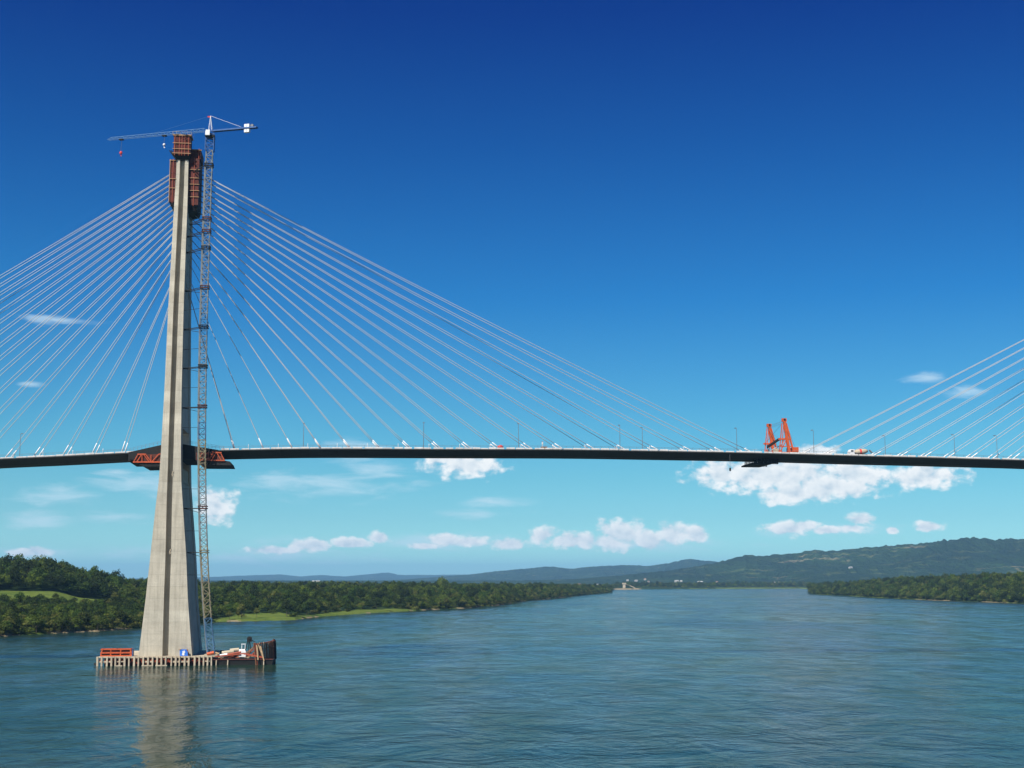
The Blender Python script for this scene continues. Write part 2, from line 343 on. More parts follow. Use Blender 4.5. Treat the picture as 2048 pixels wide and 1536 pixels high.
SHORE = [(-900,1330),(-400,1300),(-100,1281),(0,1273),(50,1270),(120,1266),(200,1262),(280,1256),(350,1250),(440,1243.5),(520,1242),(590,1240),(640,1233),(700,1229),
         (800,1223),(870,1219),(940,1216),(1000,1210),(1050,1202),(1100,1198),(1150,1192),(1222,1185.5),(1226,1179.5),(1300,1178.5),(1450,1177.5),(1600,1177),
         (1617,1178),(1620,1188),(1660,1190),(1750,1195),(1850,1200),(1950,1203.5),(2048,1207),(2200,1216),(2600,1245),(3000,1280)]
sh = np.array([(math.atan2(*onz(x, y, 0)[:2]), math.log(np.hypot(*onz(x, y, 0)[:2]))) for x, y in SHORE])
def xaz(x): return math.atan2(x - CX, F * (CPI + (HOR - CY) / F * SPI))
def azx(a): return CX + np.tan(a) * F * (CPI + (HOR - CY) / F * SPI)
_tab = rng.random((256, 256))
def vnoise(x, y):
    xi = np.floor(x).astype(int); yi = np.floor(y).astype(int); fx = x - xi; fy = y - yi
    fx = fx*fx*(3-2*fx); fy = fy*fy*(3-2*fy)
    g = lambda i, j: _tab[i & 255, j & 255]
    return (g(xi,yi)*(1-fx)+g(xi+1,yi)*fx)*(1-fy)+(g(xi,yi+1)*(1-fx)+g(xi+1,yi+1)*fx)*fy
def fbm(x, y, o=5, r=0.5):
    s = 0; a = 1; n = 0
    for i in range(o): s = s + a*vnoise(x*2**i+17.3*i, y*2**i+5.1*i); n += a; a *= r
    return s/n
def ridge_noise(x, y, o=5):
    s = 0; a = 1; n = 0
    for i in range(o): s = s + a*(1-np.abs(2*vnoise(x*2**i+3.7*i, y*2**i+11.9*i)-1)); n += a; a *= 0.5
    return s/n
def sm(a, b, x): u = np.clip((x-a)/(b-a), 0, 1); return u*u*(3-2*u)
def dshore(azv):
    d = np.exp(np.interp(azv, sh[:,0], sh[:,1]))
    return d * (1 + 0.016*(fbm(azv*260+9, azv*0+3.3, 4)-0.5))
def ip(x, pts): p = np.array(pts, float); return np.interp(x, p[:,0], p[:,1])
LA = [(1050,1161),(1150,1158),(1250,1150),(1330,1142),(1400,1132),(1450,1122),(1490,1111),(1530,1113),(1560,1109),(1600,1106),(1630,1101),(1650,1104),(1680,1102),(1740,1096),
      (1800,1090),(1850,1087),(1900,1080),(1950,1076),(1990,1080),(2048,1079),(2200,1073),(2500,1095),(3000,1120)]
LB = [(780,1161),(930,1150),(1000,1142),(1060,1137),(1100,1133),(1140,1138),(1200,1132),(1250,1131),(1300,1132),(1340,1126),(1380,1118),(1420,1123),(1470,1125),(1560,1135),(1700,1155),(1800,1162)]
LC = [(-900,1150),(-300,1158),(0,1156),(290,1157),(420,1154),(520,1150),(560,1149),(600,1153),(640,1150),(690,1153),(775,1145),(800,1150),(870,1150),(930,1149),(1000,1152),(1100,1158),(1200,1162)]
def height(az, d):
    x = azx(az); ds = dshore(az); e = d - ds
    X = d*np.sin(az); Y = d*np.cos(az)
    lobe = fbm(X/140+31, Y/140+7, 4)-0.5
    bank = np.where(e > 0, 1.6*(1-np.exp(-np.maximum(e,0)/7.0)), np.maximum(e*0.06, -5))
    top = ip(x, [(-900,26),(-100,32),(110,31),(160,23),(250,17),(330,14),(450,12.5),(800,12),(1000,10),(1222,7),(1230,3),(1600,4),(1625,4),(1660,7),(1750,15),(1900,21),(2048,25),(2400,30)])
    wl = 1-sm(230, 330, x)                                   # the cleared hillside at the far left
    a1 = ip(e, [(0,0),(30,2),(200,8),(222,14),(330,18.5),(520,30),(800,30)])*top/30
    a2 = top*sm(20, 330, e)
    land = bank + wl*a1 + (1-wl)*a2 + lobe*3.0*sm(10, 200, e)
    land = np.where(d > 2600, 3 + (land-3)*(1-sm(2600, 4600, d)*(x < 1620)), land)
    land = np.where((x > 1612), 3+(land-3)*(1-sm(3200, 4600, d)), land)
    h = np.where(e > 0, land, bank)
    for prof, d0, w, am, fr in ((LA, 8200., 2300., 0.75, 620.), (LB, 13500., 3200., 0.65, 1100.), (LC, 23000., 5000., 0.5, 2200.)):
        hr = H + (HOR-ip(x, prof))/F*d0*np.cos(az)
        u = np.clip((d-(d0-w))/w, 0, 1)
        rise = u**1.5
        rel = ridge_noise(X/fr+5, Y/fr+2, 5)
        crest = np.exp(-((d-d0)/(0.30*w))**2)
        shape = hr*rise*(1-am*(1-rel)*(1-crest)*1.1)
        shape = np.where(d > d0, hr*(1-0.5*sm(d0, d0*1.3, d)), shape)
        jag = (fbm(az*420+fr, d/600+1, 4)-0.5)*0.11*hr*crest + (ridge_noise(X/(fr*.45)+9, Y/(fr*.45)+3, 4)-0.6)*0.26*hr*rise*(1-crest)
        h = np.where((hr > H*0.7) & (e > 60) & (d > d0-w), np.maximum(h, shape+jag), h)
    return h, e
def clearing(x, e): return (x < 232+10*np.sin(e*0.05)) & (e > 218) & (e < 320 - np.maximum(x,0)*0.12)
def grassbank(x, e):
    lim = ip(x, [(400,0),(440,30),(480,85),(560,95),(600,40),(640,35),(720,70),(790,50),(830,0)])
    return (e < lim) & (x > 405) & (x < 828)
azs = np.radians(np.concatenate([np.arange(-42, -23, 0.5), np.arange(-23, 23, 0.07), np.arange(23, 42.1, 0.5)]))
ds_ = np.exp(np.linspace(math.log(560), math.log(34000), 330))
# extra rows where the banks are
ds_ = np.unique(np.concatenate([ds_, np.arange(660, 1500, 6.0), np.arange(1500, 2600, 14.0), np.arange(5800, 8600, 26.0)]))
A, D = np.meshgrid(azs, ds_, indexing='ij')
Z, E = height(A, D)
VX = D*np.sin(A); VY = D*np.cos(A)
na, nd = A.shape
verts = np.stack([VX, VY, Z], -1).reshape(-1, 3)
ii = np.arange(na*nd).reshape(na, nd)
quads = np.stack([ii[:-1,:-1], ii[1:,:-1], ii[1:,1:], ii[:-1,1:]], -1).reshape(-1, 4)
keep = (Z.reshape(-1)[quads].max(1) > -4.0)
quads = quads[keep][:, ::-1]
used = np.unique(quads); remap = -np.ones(len(verts), int); remap[used] = np.arange(len(used))
me = bpy.data.meshes.new('terrain'); q = remap[quads]
me.vertices.add(len(used)); me.vertices.foreach_set('co', verts[used].ravel())
me.loops.add(q.size); me.loops.foreach_set('vertex_index', q.ravel().astype(np.int32))
me.polygons.add(len(q)); me.polygons.foreach_set('loop_start', np.arange(0, q.size, 4, dtype=np.int32)); me.polygons.foreach_set('loop_total', np.full(len(q), 4, np.int32))
me.update(calc_edges=True); me.validate()
XX = azx(A)
near = (D < 4800).astype(float)
gr = (clearing(XX, E) | grassbank(XX, E) | ((E < 16) & (D < 5000) & (fbm(VX/30, VY/30, 3) > 0.5)) | ((XX > 1430) & (XX < 1615) & (E < 160) & (E > 0) & (D < 6000))).astype(float)
sand = np.clip(1-(E-1.0)/5.0, 0, 1)*((fbm(VX/45+4, VY/45+9, 3) > 0.56) | (XX < 45))*(D < 2500)
sand = np.maximum(sand, ((XX > 1229) & (XX < 1283) & (E < 110) & (fbm(VX/60+2, VY/60, 3) > .42)).astype(float))
colr = np.stack([near, gr*(1-sand), sand, np.ones_like(sand)], -1).reshape(-1, 4)[used]
ca = me.color_attributes.new('cover', 'FLOAT_COLOR', 'POINT'); ca.data.foreach_set('color', colr.ravel().astype(np.float32))
me.materials.append(MAT['terrain']); me.shade_smooth()
tag(obj('terrain', me), None, None, None, 'structure')
def hz(X, Y):
    z, e = height(np.array([math.atan2(X, Y)]), np.array([math.hypot(X, Y)])); return float(z[0])

# ------------------------------------------------------------------ the bridge
def ydeck(x): return float(np.interp(x, [0,100,200,265,470,600,700,900,1100,1200,1500,1640,1740,1840,1940,2045], [917,913,908,904.5,899.5,897,897,898,898.5,899.5,905,909,912,914,917,919.5]))
DK = [ont(x, ydeck(x), -10.2) for x in (5,100,200,265,470,600,700,900,1100,1200,1500,1640,1740,1840,1940,2045)]
DECK = np.array([(-150, DK[0][2]-7.0), (-110, DK[0][2]-3.6)] + [(q[0], q[2]) for q in DK] + [(360, DK[-1][2]-1.6), (417, DK[-1][2]-3.4), (470, DK[-1][2]-5.5)])
gs = np.linspace(-150, 470, 1241); gz = np.interp(gs, DECK[:,0], DECK[:,1]); kk = np.hanning(61); kk /= kk.sum()
gz[30:-30] = np.convolve(gz, kk, 'valid')
def zd(s): return float(np.interp(s, gs, gz))
bridge = thing('cable_stayed_bridge', 'long concrete cable-stayed bridge crossing the river, with grooved pylon and pale stay cables', 'bridge', (0, 0, 0))

# deck segments
SEG = 10.2
k = 0; s0 = -148.0
sec = [(-10.2,0),(-10.2,-0.32),(-9.2,-0.60),(-4.6,-2.05),(4.6,-2.05),(9.2,-0.60),(10.2,-0.32),(10.2,0)]
deck = MB()
while s0 < 466:
    s1 = s0 + SEG - 0.03
    m = MB(); vs = []; ns = 4
    for j in range(ns+1):
        ss = s0 + (s1-s0)*j/ns; vs += [(ss, t, zd(ss)+dz) for t, dz in sec]
    n = len(sec); fs = [tuple(range(n)), tuple(ns*n+i for i in range(n-1,-1,-1))]
    for j in range(ns):
        for i in range(n): fs.append((j*n+i, j*n+(i+1) % n, (j+1)*n+(i+1) % n, (j+1)*n+i))
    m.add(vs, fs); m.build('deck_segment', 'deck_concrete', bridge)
    s0 += SEG
m = MB()
for i in range(60):
    a, b = -146+i*10.2, -146+(i+1)*10.2
    m.add([(a,-7.6,zd(a)+.05),(b,-7.6,zd(b)+.05),(b,7.6,zd(b)+.05),(a,7.6,zd(a)+.05)], [(0,1,2,3)])
m.build('roadway', 'asphalt', bridge)
# parapet blocks, marker posts and handrail
s0 = -66.0; i = 0
while s0 < 320:
    ln = random.choice((2.6, 3.0, 3.0, 3.4)); s1 = s0 + ln
    if not -13.5 < s0 < 12.5:
        hh = random.choice((0.42, 0.55, 0.62, 0.5)); m = MB()
        poly = [(-10.1, 0.02), (-10.1, 0.25), (-9.95, hh), (-9.75, hh), (-9.62, 0.02)]
        n = len(poly); vs = [(s0, t, zd(s0)+z) for t, z in poly] + [(s1, t, zd(s1)+z) for t, z in poly]
        m.add(vs, [(k2,(k2+1) % n,n+(k2+1) % n,n+k2) for k2 in range(n)] + [tuple(range(n-1,-1,-1)), tuple(range(n,2*n))])
        m.build('parapet_block', 'kerb_concrete', bridge)
    s0 = s1 + random.choice((0.2, 0.25, 0.4, 0.9)); i += 1
m = MB()
for i in range(126):
    a, b = -146+i*4.85, -146+(i+1)*4.85
    m.add([(a,9.6,zd(a)),(b,9.6,zd(b)),(b,10.1,zd(b)),(a,10.1,zd(a)),(a,9.75,zd(a)+.8),(b,9.75,zd(b)+.8),(b,9.95,zd(b)+.8),(a,9.95,zd(a)+.8)], [(3,2,1,0),(4,5,6,7),(0,1,5,4),(1,2,6,5),(2,3,7,6),(3,0,4,7)])
m.build('rear_parapet', 'kerb_concrete', bridge)
for lo, hi in ((-66.0, -13.6), (11.2, 316.0)):
    m = MB(); n_ = int((hi-lo)/2.55)
    for i in range(n_):
        a = lo+i*2.55; b = a+2.55
        m.beam((a,-9.85,zd(a)+0.4), (a,-9.85,zd(a)+1.25), 0.07)
        m.beam((a,-9.85,zd(a)+1.25), (b,-9.85,zd(b)+1.25), 0.06); m.beam((a,-9.85,zd(a)+0.98), (b,-9.85,zd(b)+0.98), 0.04)
    m.build('handrail', 'grey_steel', bridge)

# pylon
PZ = np.array([2.4, 21, 36, 52.5, 61, 71, 93, 121, 147, 155, 170, 181.])
PW = np.array([8.75, 6.95, 5.88, 4.5, 3.72, 3.30, 2.87, 2.62, 2.36, 2.33, 2.1, 2.0])
PC = np.array([0, -0.2, -0.2, -0.45, -0.5, -0.55, -0.75, -1.0, -0.95, -0.92, -0.9, -0.9])
def pw(z): return float(np.interp(z, PZ, PW))
def pc(z): return float(np.interp(z, PZ, PC))
def tf(z): return float(np.interp(z, [2.4, 75, 167], [-17.5, -16.4, -8.5]))      # outer face of the near leg
def dep(z): return float(np.interp(z, [2.4, 75, 167], [6.2, 5.4, 4.4]))                 # leg depth across the bridge
def ring(z, sgn, ins=0.0):
    w = pw(z)-ins; c = pc(z); t0 = tf(z)+ins; t1 = tf(z)+dep(z)-ins; g = (0.78 + 0.16*(w/8.75))
    gd = 2.6 if z < 172 else 1.6
    pts = [(c-w,t0),(c-g-.05,t0),(c-g,t0+.12),(c-g,t0+gd),(c+g,t0+gd),(c+g,t0+.12),(c+g+.05,t0),(c+w,t0),(c+w,t1),(c-w,t1)]
    return [(s, t*sgn if sgn > 0 else -t, z) for s, t in pts]
def pylon(root, off):
    z = 2.4; lifts = []
    while z < 175.5:
        z1 = min(z + 3.9, 176.0)
        lifts.append((z, z1)); z = z1
    for sgn in (1, -1):
        leg = bpy.data.objects.new('pylon_leg', None); COL.objects.link(leg); leg.parent = root; leg.location = (off, 0, 0)
        for (za, zb) in lifts:
            key = 'lift%d_%.1f' % (sgn, za)
            if key in bpy.data.meshes: me = bpy.data.meshes[key]
            else:
                m = MB(); n = 10; R4 = [ring(za, sgn, .03), ring(za+.05, sgn, .03), ring(za+.08, sgn, 0), ring(zb, sgn, 0)]
                vs = sum(R4, []); fs = [tuple(range(n)), tuple(range(3*n, 4*n))]
                for j in range(3): fs += [(j*n+i, j*n+(i+1) % n, (j+1)*n+(i+1) % n, (j+1)*n+i) for i in range(n)]
                m.add(vs, fs); me = m.mesh(key, 'concrete')
            obj('concrete_lift', me, leg)
    for (za, zb, wf) in ((61.5, 66.2, 0.8), (128, 132, 0.75), (167, 171, 0.85)):
        m = MB(); w = pw(za)*wf; c = pc(za); t = -(tf(za)+dep(za))
        m.box((c-w+off, -t+0.02, za), (c+w+off, t-0.02, zb)); m.build('cross_beam', 'concrete', root)
    for (q0, q1) in ((2.6, 61.3), (80.0, 128.0)):            # web wall joining the two legs
        zq = q0
        while zq < q1-.5:
            zr = min(q1, zq+3.9); m = MB(); wa, wb = pw(zq)-.35, pw(zr)-.35; ca, cb_ = pc(zq)+off, pc(zr)+off; ta, tb_ = -(tf(zq)+dep(zq))+.01, -(tf(zr)+dep(zr))+.01
            m.add([(ca-wa,-ta,zq+.02),(ca+wa,-ta,zq+.02),(ca+wa,ta,zq+.02),(ca-wa,ta,zq+.02),(cb_-wb,-tb_,zr),(cb_+wb,-tb_,zr),(cb_+wb,tb_,zr),(cb_-wb,tb_,zr)],
                  [(3,2,1,0),(4,5,6,7),(0,1,5,4),(1,2,6,5),(2,3,7,6),(3,0,4,7)]); m.build('web_wall_block', 'concrete', root); zq = zr
    zq = 132.0                                               # cable anchorage wall between the two legs
    while zq < 167:
        zr = min(167.0, zq+3.9); m = MB(); c = pc(zq); w = pw(zq)-.35; t = -(tf(zq)+dep(zq))+.01
        m.box((c-w+off, -t, zq+.03), (c+w+off, t, zr)); m.build('anchorage_block', 'concrete', root); zq = zr
pylon(bridge, 0.0)

# stay cables
TC = 3.2                                                     # cable planes at t = -TC and +TC
NR = [469.5,528.7,587.7,645,704,764,825.6,886,947,1006,1069,1132,1196,1258,1325,1391.5,1452,1512]
YR = [730,654,602,570,544,521,500,485,468,454,440,426,414,402.5,391,379,366,356.6]
anchR = [ont(x, ydeck(x)-2, -TC)[0] for x in NR]
tops = []
for sa, y in zip(anchR, YR):
    c = ont(423, y, -0.6); zb = zd(sa)+0.5; tops.append(c[2] + (0-c[0])*(c[2]-zb)/(c[0]-sa))
tops = np.sort(np.array(tops)); tops[0] = min(tops[0], tops[1]-2.6)
def topt(z): return abs(tf(z)+dep(z)*0.5)
YL = [None]*5 + [860,813,773,738,708,682,657,635,615,595,579,562,545]
NL = [242,182,123,64,7]
anchL = []
for k in range(18):
    if k < 5: anchL.append(ont(NL[k], ydeck(NL[k])-2, -TC)[0])
    else:
        p = ont(2, YL[k], -TC); sl = (tops[k]-p[2])/(0-p[0]); s_ = p[0]
        for _ in range(40): s_ = p[0]-(p[2]-zd(s_)-0.5)/sl
        anchL.append(s_)
NF = [1597,1643,1692,1740,1794,1842,1890,1935,1980,2020]
FAR = 417.0
anchF = [ont(x, ydeck(x)-2, -TC)[0] for x in NF]
while len(anchF) < 18: anchF.append(anchF[-1] + 10.3)
def cable(sa, spyl, ztop, sgn, root):
    tt = 0.4*sgn; tb = TC*sgn; za = zd(sa)+0.1
    a = Vector((sa, tb, za)); b = Vector((spyl, tt, ztop)); Ln = (b-a).length
    pts = []
    for j in range(13):
        u = j/12; p = a.lerp(b, u); p.z -= 0.0042*Ln*4*u*(1-u)*(0.35+0.65*Ln/220); pts.append(p)
    c = MB().tube(pts, 0.105, 6).build('stay_cable', 'cable_sheath', root, smooth=True)
    d = (pts[1]-pts[0]).normalized()
    MB().tube([a, a+d*4.8, a+d*4.9], [0.21, 0.20, 0.12], 8).build('anchor_sleeve', 'white_paint', c, off=(0,0,0), smooth=True)
    MB().cbox((sa, tb, zd(sa)+0.22), (1.3, 0.8, 0.5)).build('anchor_block', 'kerb_concrete', c, off=(0,0,0))
for k in range(18):
    for sgn in (-1, 1):
        cable(anchR[k], pc(tops[k])+0.5, tops[k], sgn, bridge)
        cable(anchL[k], pc(tops[k])-0.5, tops[k], sgn, bridge)
        cable(anchF[17-k], FAR, tops[k]-4.0, sgn, bridge)
pylon(bridge, FAR)

# wedge-shaped casting of the deck at the pylon
m = MB()
for (sa, sb, ha, hb) in ((-15.5, -2.6, 0.1, 2.7), (2.0, 14.5, 2.5, 0.1)):
    m.add([(sa,-10.4,zd(sa)+ha),(sb,-10.4,zd(sb)+hb),(sb,-10.4,zd(sb)-3.6),(sa,-10.4,zd(sa)-2.9),
           (sa,10.4,zd(sa)+ha),(sb,10.4,zd(sb)+hb),(sb,10.4,zd(sb)-3.6),(sa,10.4,zd(sa)-3.2)], [(0,1,2,3),(7,6,5,4),(0,4,5,1),(1,5,6,2),(2,6,7,3),(3,7,4,0)])
m.build('pier_table', 'black_steel', bridge)

# truss scaffolds hung on both sides of the pylon
def scaffold(side):
    if side < 0:
        lab = 'orange steel truss scaffold under the deck on the left side of the pylon'
        P = lambda x, y: tuple(ont(x, y, -11.4)); Q = lambda x, y: tuple(ont(x, y, -11.1))
        t = thing('truss_scaffold', lab, 'scaffold', ont(295, 932, -11.4), 'truss scaffolds at the pylon')
        chords = [((266,924),(321,924))]; tops_ = [((275,908.5),(292,908.5))]
        diag = [((267,924),(276,908.5)),((273,924),(283,909)),((284,924),(284,910)),((291,908.5),(302,923)),((287,909),(298,923)),((302,923.5),(302,910)),((304,923),(317,908.5)),((317,908.5),(321,907.5))]
        plat = [(259,918),(287,933.5),(322,932.5),(322,924),(268,923)]; back = [(268,923),(277,909),(322,908),(322,923)]
    else:
        lab = 'orange steel truss scaffold under the deck on the right side of the pylon'
        P = lambda x, y: tuple(ont(x, y, -11.4)); Q = lambda x, y: tuple(ont(x, y, -11.1))
        t = thing('truss_scaffold', lab, 'scaffold', ont(425, 931, -11.4), 'truss scaffolds at the pylon')
        chords = [((395,920),(450,921))]; tops_ = [((424,904.5),(443,905.5))]
        diag = [((417,920),(426,905)),((423,920.5),(432,906)),((417,920),(417,903)),((441,905.5),(449,921)),((434,906),(442,920.5)),((418,919),(428,907)),((404,920),(413,906)),((396,920),(404,906))]
        plat = [(392,921),(400,930),(463,930.5),(460,923),(449,921)]; back = [(392,905),(424,904.5),(442,905.5),(449,921),(392,920)]
    for p, q_ in chords: MB().beam(P(*p), P(*q_), 0.35, 0.4).build('bottom_chord', 'truss_orange', t)
    for p, q_ in tops_: MB().beam(P(*p), P(*q_), 0.35, 0.42).build('top_chord', 'truss_orange', t)
    for p, q_ in diag: MB().beam(P(*p), P(*q_), 0.24, 0.26).build('brace', 'truss_orange', t)
    def slab(poly, ta, tb, name, mat):
        pa = [tuple(ont(x, y, ta)) for x, y in poly]; pb = [(p[0], tb, p[2]) for p in pa]; n = len(poly)
        MB().add(pa+pb, [tuple(range(n)), tuple(range(2*n-1, n-1, -1))] + [(i, n+i, n+(i+1) % n, (i+1) % n) for i in range(n)]).build(name, mat, t)
    slab(plat, -11.2, 6.0, 'platform_tray', 'black_steel'); slab(back, -11.0, -10.65, 'side_board', 'dark_rust')
    return t
scaffold(-1); scaffold(1)
# guard rail of the wedge: posts
gr_t = thing('guard_rail', 'thin grey guard rail climbing the dark wedge beside the pylon', 'railing', (-14, -10.5, zd(-14)))
m = MB()
for (sa, sb, ha, hb, n) in ((-15.0, -4.6, 0.2, 2.5, 9), (4.4, 16.5, 2.2, 0.1, 10)):
    prev = None
    for i in range(n):
        u = i/(n-1); s_ = sa+(sb-sa)*u; z_ = zd(s_)+ha+(hb-ha)*u
        m.beam((s_,-10.5,z_-0.1), (s_,-10.5,z_+1.2), 0.08)
        if prev: m.beam(prev, (s_,-10.5,z_+1.15), 0.06); m.beam((prev[0],-10.5,prev[2]-0.5), (s_,-10.5,z_+0.65), 0.05)
        prev = (s_,-10.5,z_+1.15)
m.build('rail', 'grey_steel', gr_t)

# ------------------------------------------------------------------ climbing formwork on the pylon head
def panelled(t, a, b, cols, rows, face, mat='red_formwork', rails=(), posts=(), yel='yellow_rail'):
    """box of formwork from corner a to b; the face towards -t (or the end faces) is made of single panels"""
    (s0, t0, z0), (s1, t1, z1) = a, b
    MB().box((s0+.12, t0+.16, z0+.05), (s1-.12, t1, z1-.05)).build('form_core', 'dark_rust', t)
    for i in range(cols):
        for j in range(rows):
            u0 = s0+(s1-s0)*i/cols+.05; u1 = s0+(s1-s0)*(i+1)/cols-.05; w0 = z0+(z1-z0)*j/rows+.05; w1 = z0+(z1-z0)*(j+1)/rows-.05
            MB().box((u0, t0+random.uniform(.03,.08), w0), (u1, t0+.16, w1)).build('form_panel', mat, t)
    for z in rails: MB().box((s0-.25, t0-.28, z-.09), (s1+.25, t0-.02, z+.09)).build('waler', yel, t)
    for s_ in posts: MB().box((s_-.09, t0-.22, z0-.4), (s_+.09, t0-.03, z1+.1)).build('soldier_beam', 'red_waler', t)
f1 = thing('climbing_formwork', 'dark red panelled formwork box capping the front of the pylon top', 'formwork', (-1, -9, 171.5), 'climbing formwork on the pylon head')
zt = ont(364, 270, -9.6)[2]; zb_ = ont(364, 309, -9.6)[2]
sL = ont(347, 285, -9.6)[0]; sR = ont(381, 285, -9.6)[0]
panelled(f1, (sL, -9.7, zb_), (sR, -3.6, zt), 4, 3, 0, rails=(zb_+0.4, zb_+2.0, zb_+4.1, zt-0.25), posts=(sL+.5, sL+2.1, sL+3.0, sR-1.9, sR-0.6))
MB().box((sL-.35, -10.0, zt-.02), (sR+.35, -3.4, zt+.14)).build('top_platform', 'pale_timber', f1)
m = MB()
for s_ in np.linspace(sL-.3, sR+.3, 6): m.beam((s_, -9.95, zt+.1), (s_, -9.95, zt+1.15), .06)
m.beam((sL-.3,-9.95,zt+1.1), (sR+.3,-9.95,zt+1.1), .06); m.beam((sR+.3,-9.95,zt+1.1), (sR+.3,-3.5,zt+1.1), .06)
m.build('edge_rail', 'pale_timber', f1)
for s_ in (sL-.9, sL-.2): MB().beam((s_-.4,-9.3,zb_+1.4), (sL+.9,-9.0,zb_-1.6), .35).build('bracket', 'black_steel', f1)
m = MB(); m.add([(sL+.1,-9.5,zb_),(sR-.1,-9.5,zb_),(sR-.6,-8.75,zb_-1.6),(sL+.9,-8.75,zb_-1.6),(sL+.1,-4,zb_),(sR-.1,-4,zb_),(sR-.6,-4,zb_-1.6),(sL+.9,-4,zb_-1.6)],
                [(0,1,2,3),(4,5,6,7),(0,1,5,4),(3,2,6,7),(0,4,7,3),(1,2,6,5)]); m.build('hanging_scaffold', 'black_steel', f1)
f2 = thing('climbing_formwork', 'tall red formwork tower on the shaded right side of the pylon head', 'formwork', (3, 0, 155), 'climbing formwork on the pylon head')
za = ont(388, 418, -7.5)[2]; zb2 = ont(388, 297, -7.5)[2]; s1_ = ont(398, 350, -7.5)[0]
panelled(f2, (pc(165)+pw(165)+.05, -7.4, za+1.5), (s1_, 4.6, zb2-3.5), 2, 7, 0, rails=[za+1.8+q_ for q_ in (2.6, 4.9, 7.2, 9.5, 12.6)], posts=((pc(165)+pw(165)+s1_)/2+.1,))
panelled(f2, (pc(170)+pw(170)+.15, -6.2, zb2-3.4), (s1_+.35, 4.4, zb2+.2), 2, 2, 0, rails=(zb2-.2,), posts=(s1_-.4,))
m = MB(); b0 = pc(158)+pw(158)+.06
m.add([(b0,-7.2,za+1.6),(s1_,-7.2,za+1.6),(s1_-.6,-6.4,za-.2),(b0,-6.4,za-1.2),(b0,4.4,za+1.6),(s1_,4.4,za+1.6),(s1_-.6,4.4,za-.2),(b0,4.4,za-1.2)],
      [(0,1,2,3),(4,5,6,7),(0,1,5,4),(3,2,6,7),(0,4,7,3),(1,2,6,5)]); m.build('hanging_scaffold', 'black_steel', f2)
f3 = thing('climbing_formwork', 'bright red formwork panel on the left side of the pylon head', 'formwork', (-4, -8, 156), 'climbing formwork on the pylon head')
za = ont(346, 404, -8.2)[2]; zb3 = ont(346, 319, -8.2)[2]; s0_ = ont(339.5, 360, -8.2)[0]; b1 = pc(165)-pw(165)-.05
panelled(f3, (s0_, -8.4, za), (b1, 4.0, zb3), 2, 6, 0, rails=(za+5.0, za+8.4, zb3-.4), posts=((s0_+b1)/2+.1,))
m = MB(); m.add([(s0_,-8.2,za),(b1,-8.2,za),(b1,-7.6,za-2.0),(s0_+.9,-7.6,za-1.4),(s0_,4,za),(b1,4,za),(b1,4,za-2.0),(s0_+.9,4,za-1.4)],
                [(0,1,2,3),(4,5,6,7),(0,1,5,4),(3,2,6,7),(0,4,7,3),(1,2,6,5)]); m.build('hanging_scaffold', 'black_steel', f3)
MB().box((s0_-.12, -8.7, za), (s0_+.08, -8.45, zb3)).build('edge_post', 'yellow_rail', f3)

# ------------------------------------------------------------------ tower crane
TM = -14.5
mast_px = [(421.5,1300),(419,1270),(413,1190),(408.5,1100),(405,1000),(404,900),(404.5,800),(407,700),(409,600),(412,500),(415,400),(418,325),(420.5,275)]
mp = np.array([ont(x, y, TM) for x, y in mast_px])
mz = mp[:,2]; ms = mp[:,0]
# gentle sway of the tied mast
pf = np.polyfit(mz, ms, 4); msf = lambda z: float(np.polyval(pf, z))
zbase = 3.4; ztopm = float(mz[-1])
crane = thing('tower_crane', 'slim blue lattice tower crane tied to the right side of the pylon', 'crane', (msf(zbase), TM, zbase))
def lattice_section(h, w, r1, r2):
    m = MB(); c = w/2
    L4 = [(-c,-c),(c,-c),(c,c),(-c,c)]
    for a, b in L4: m.beam((a,b,0), (a,b,h), r1)
    n = 3
    for j in range(n):
        z0_, z1_ = h*j/n, h*(j+1)/n
        for k2 in range(4):
            p, q_ = L4[k2], L4[(k2+1) % 4]
            if (j+k2) % 2: p, q_ = q_, p
            m.beam((p[0],p[1],z0_), (q_[0],q_[1],z1_), r2); m.beam((p[0],p[1],z1_), (q_[0],q_[1],z1_), r2)
    return m
HS = 6.0
secm = {}
for nm, mt, w in (('g','mast_grey',2.2),('o','mast_ochre',2.2),('b','mast_blue',2.2),('t','crane_blue',2.9)):
    secm[nm] = lattice_section(HS, w, 0.26, 0.17).mesh('mast_'+nm, mt)
z = zbase; i = 0
while z < ztopm-1:
    zz = z/ztopm
    y_ = np.interp(z, mz, [p[1] for p in mast_px])
    nm = 'b' if y_ > 1255 else 'o' if y_ > 1120 else 'b' if 860 < y_ < 905 or 640 < y_ < 700 else 'o' if 905 <= y_ < 960 else 't' if y_ < 322 else 'g'
    o = obj('mast_section', secm[nm], crane, (msf(z)-msf(zbase), 0, z-zbase))
    dzn = min(HS, ztopm-z)
    ang = math.atan2(msf(z+HS)-msf(z), HS); o.rotation_euler = (0, ang, 0)
    z += HS; i += 1
MB().cbox((msf(zbase), TM, 3.0), (4.4, 4.4, 0.8)).build('mast_base', 'cream_concrete', crane)
# pump pipe climbing the left side of the mast
MB().tube([(msf(z_)-1.35, TM-1.0, z_) for z_ in np.linspace(3.4, ztopm-9, 40)], 0.14, 6).build('riser_pipe', 'mast_grey', crane)
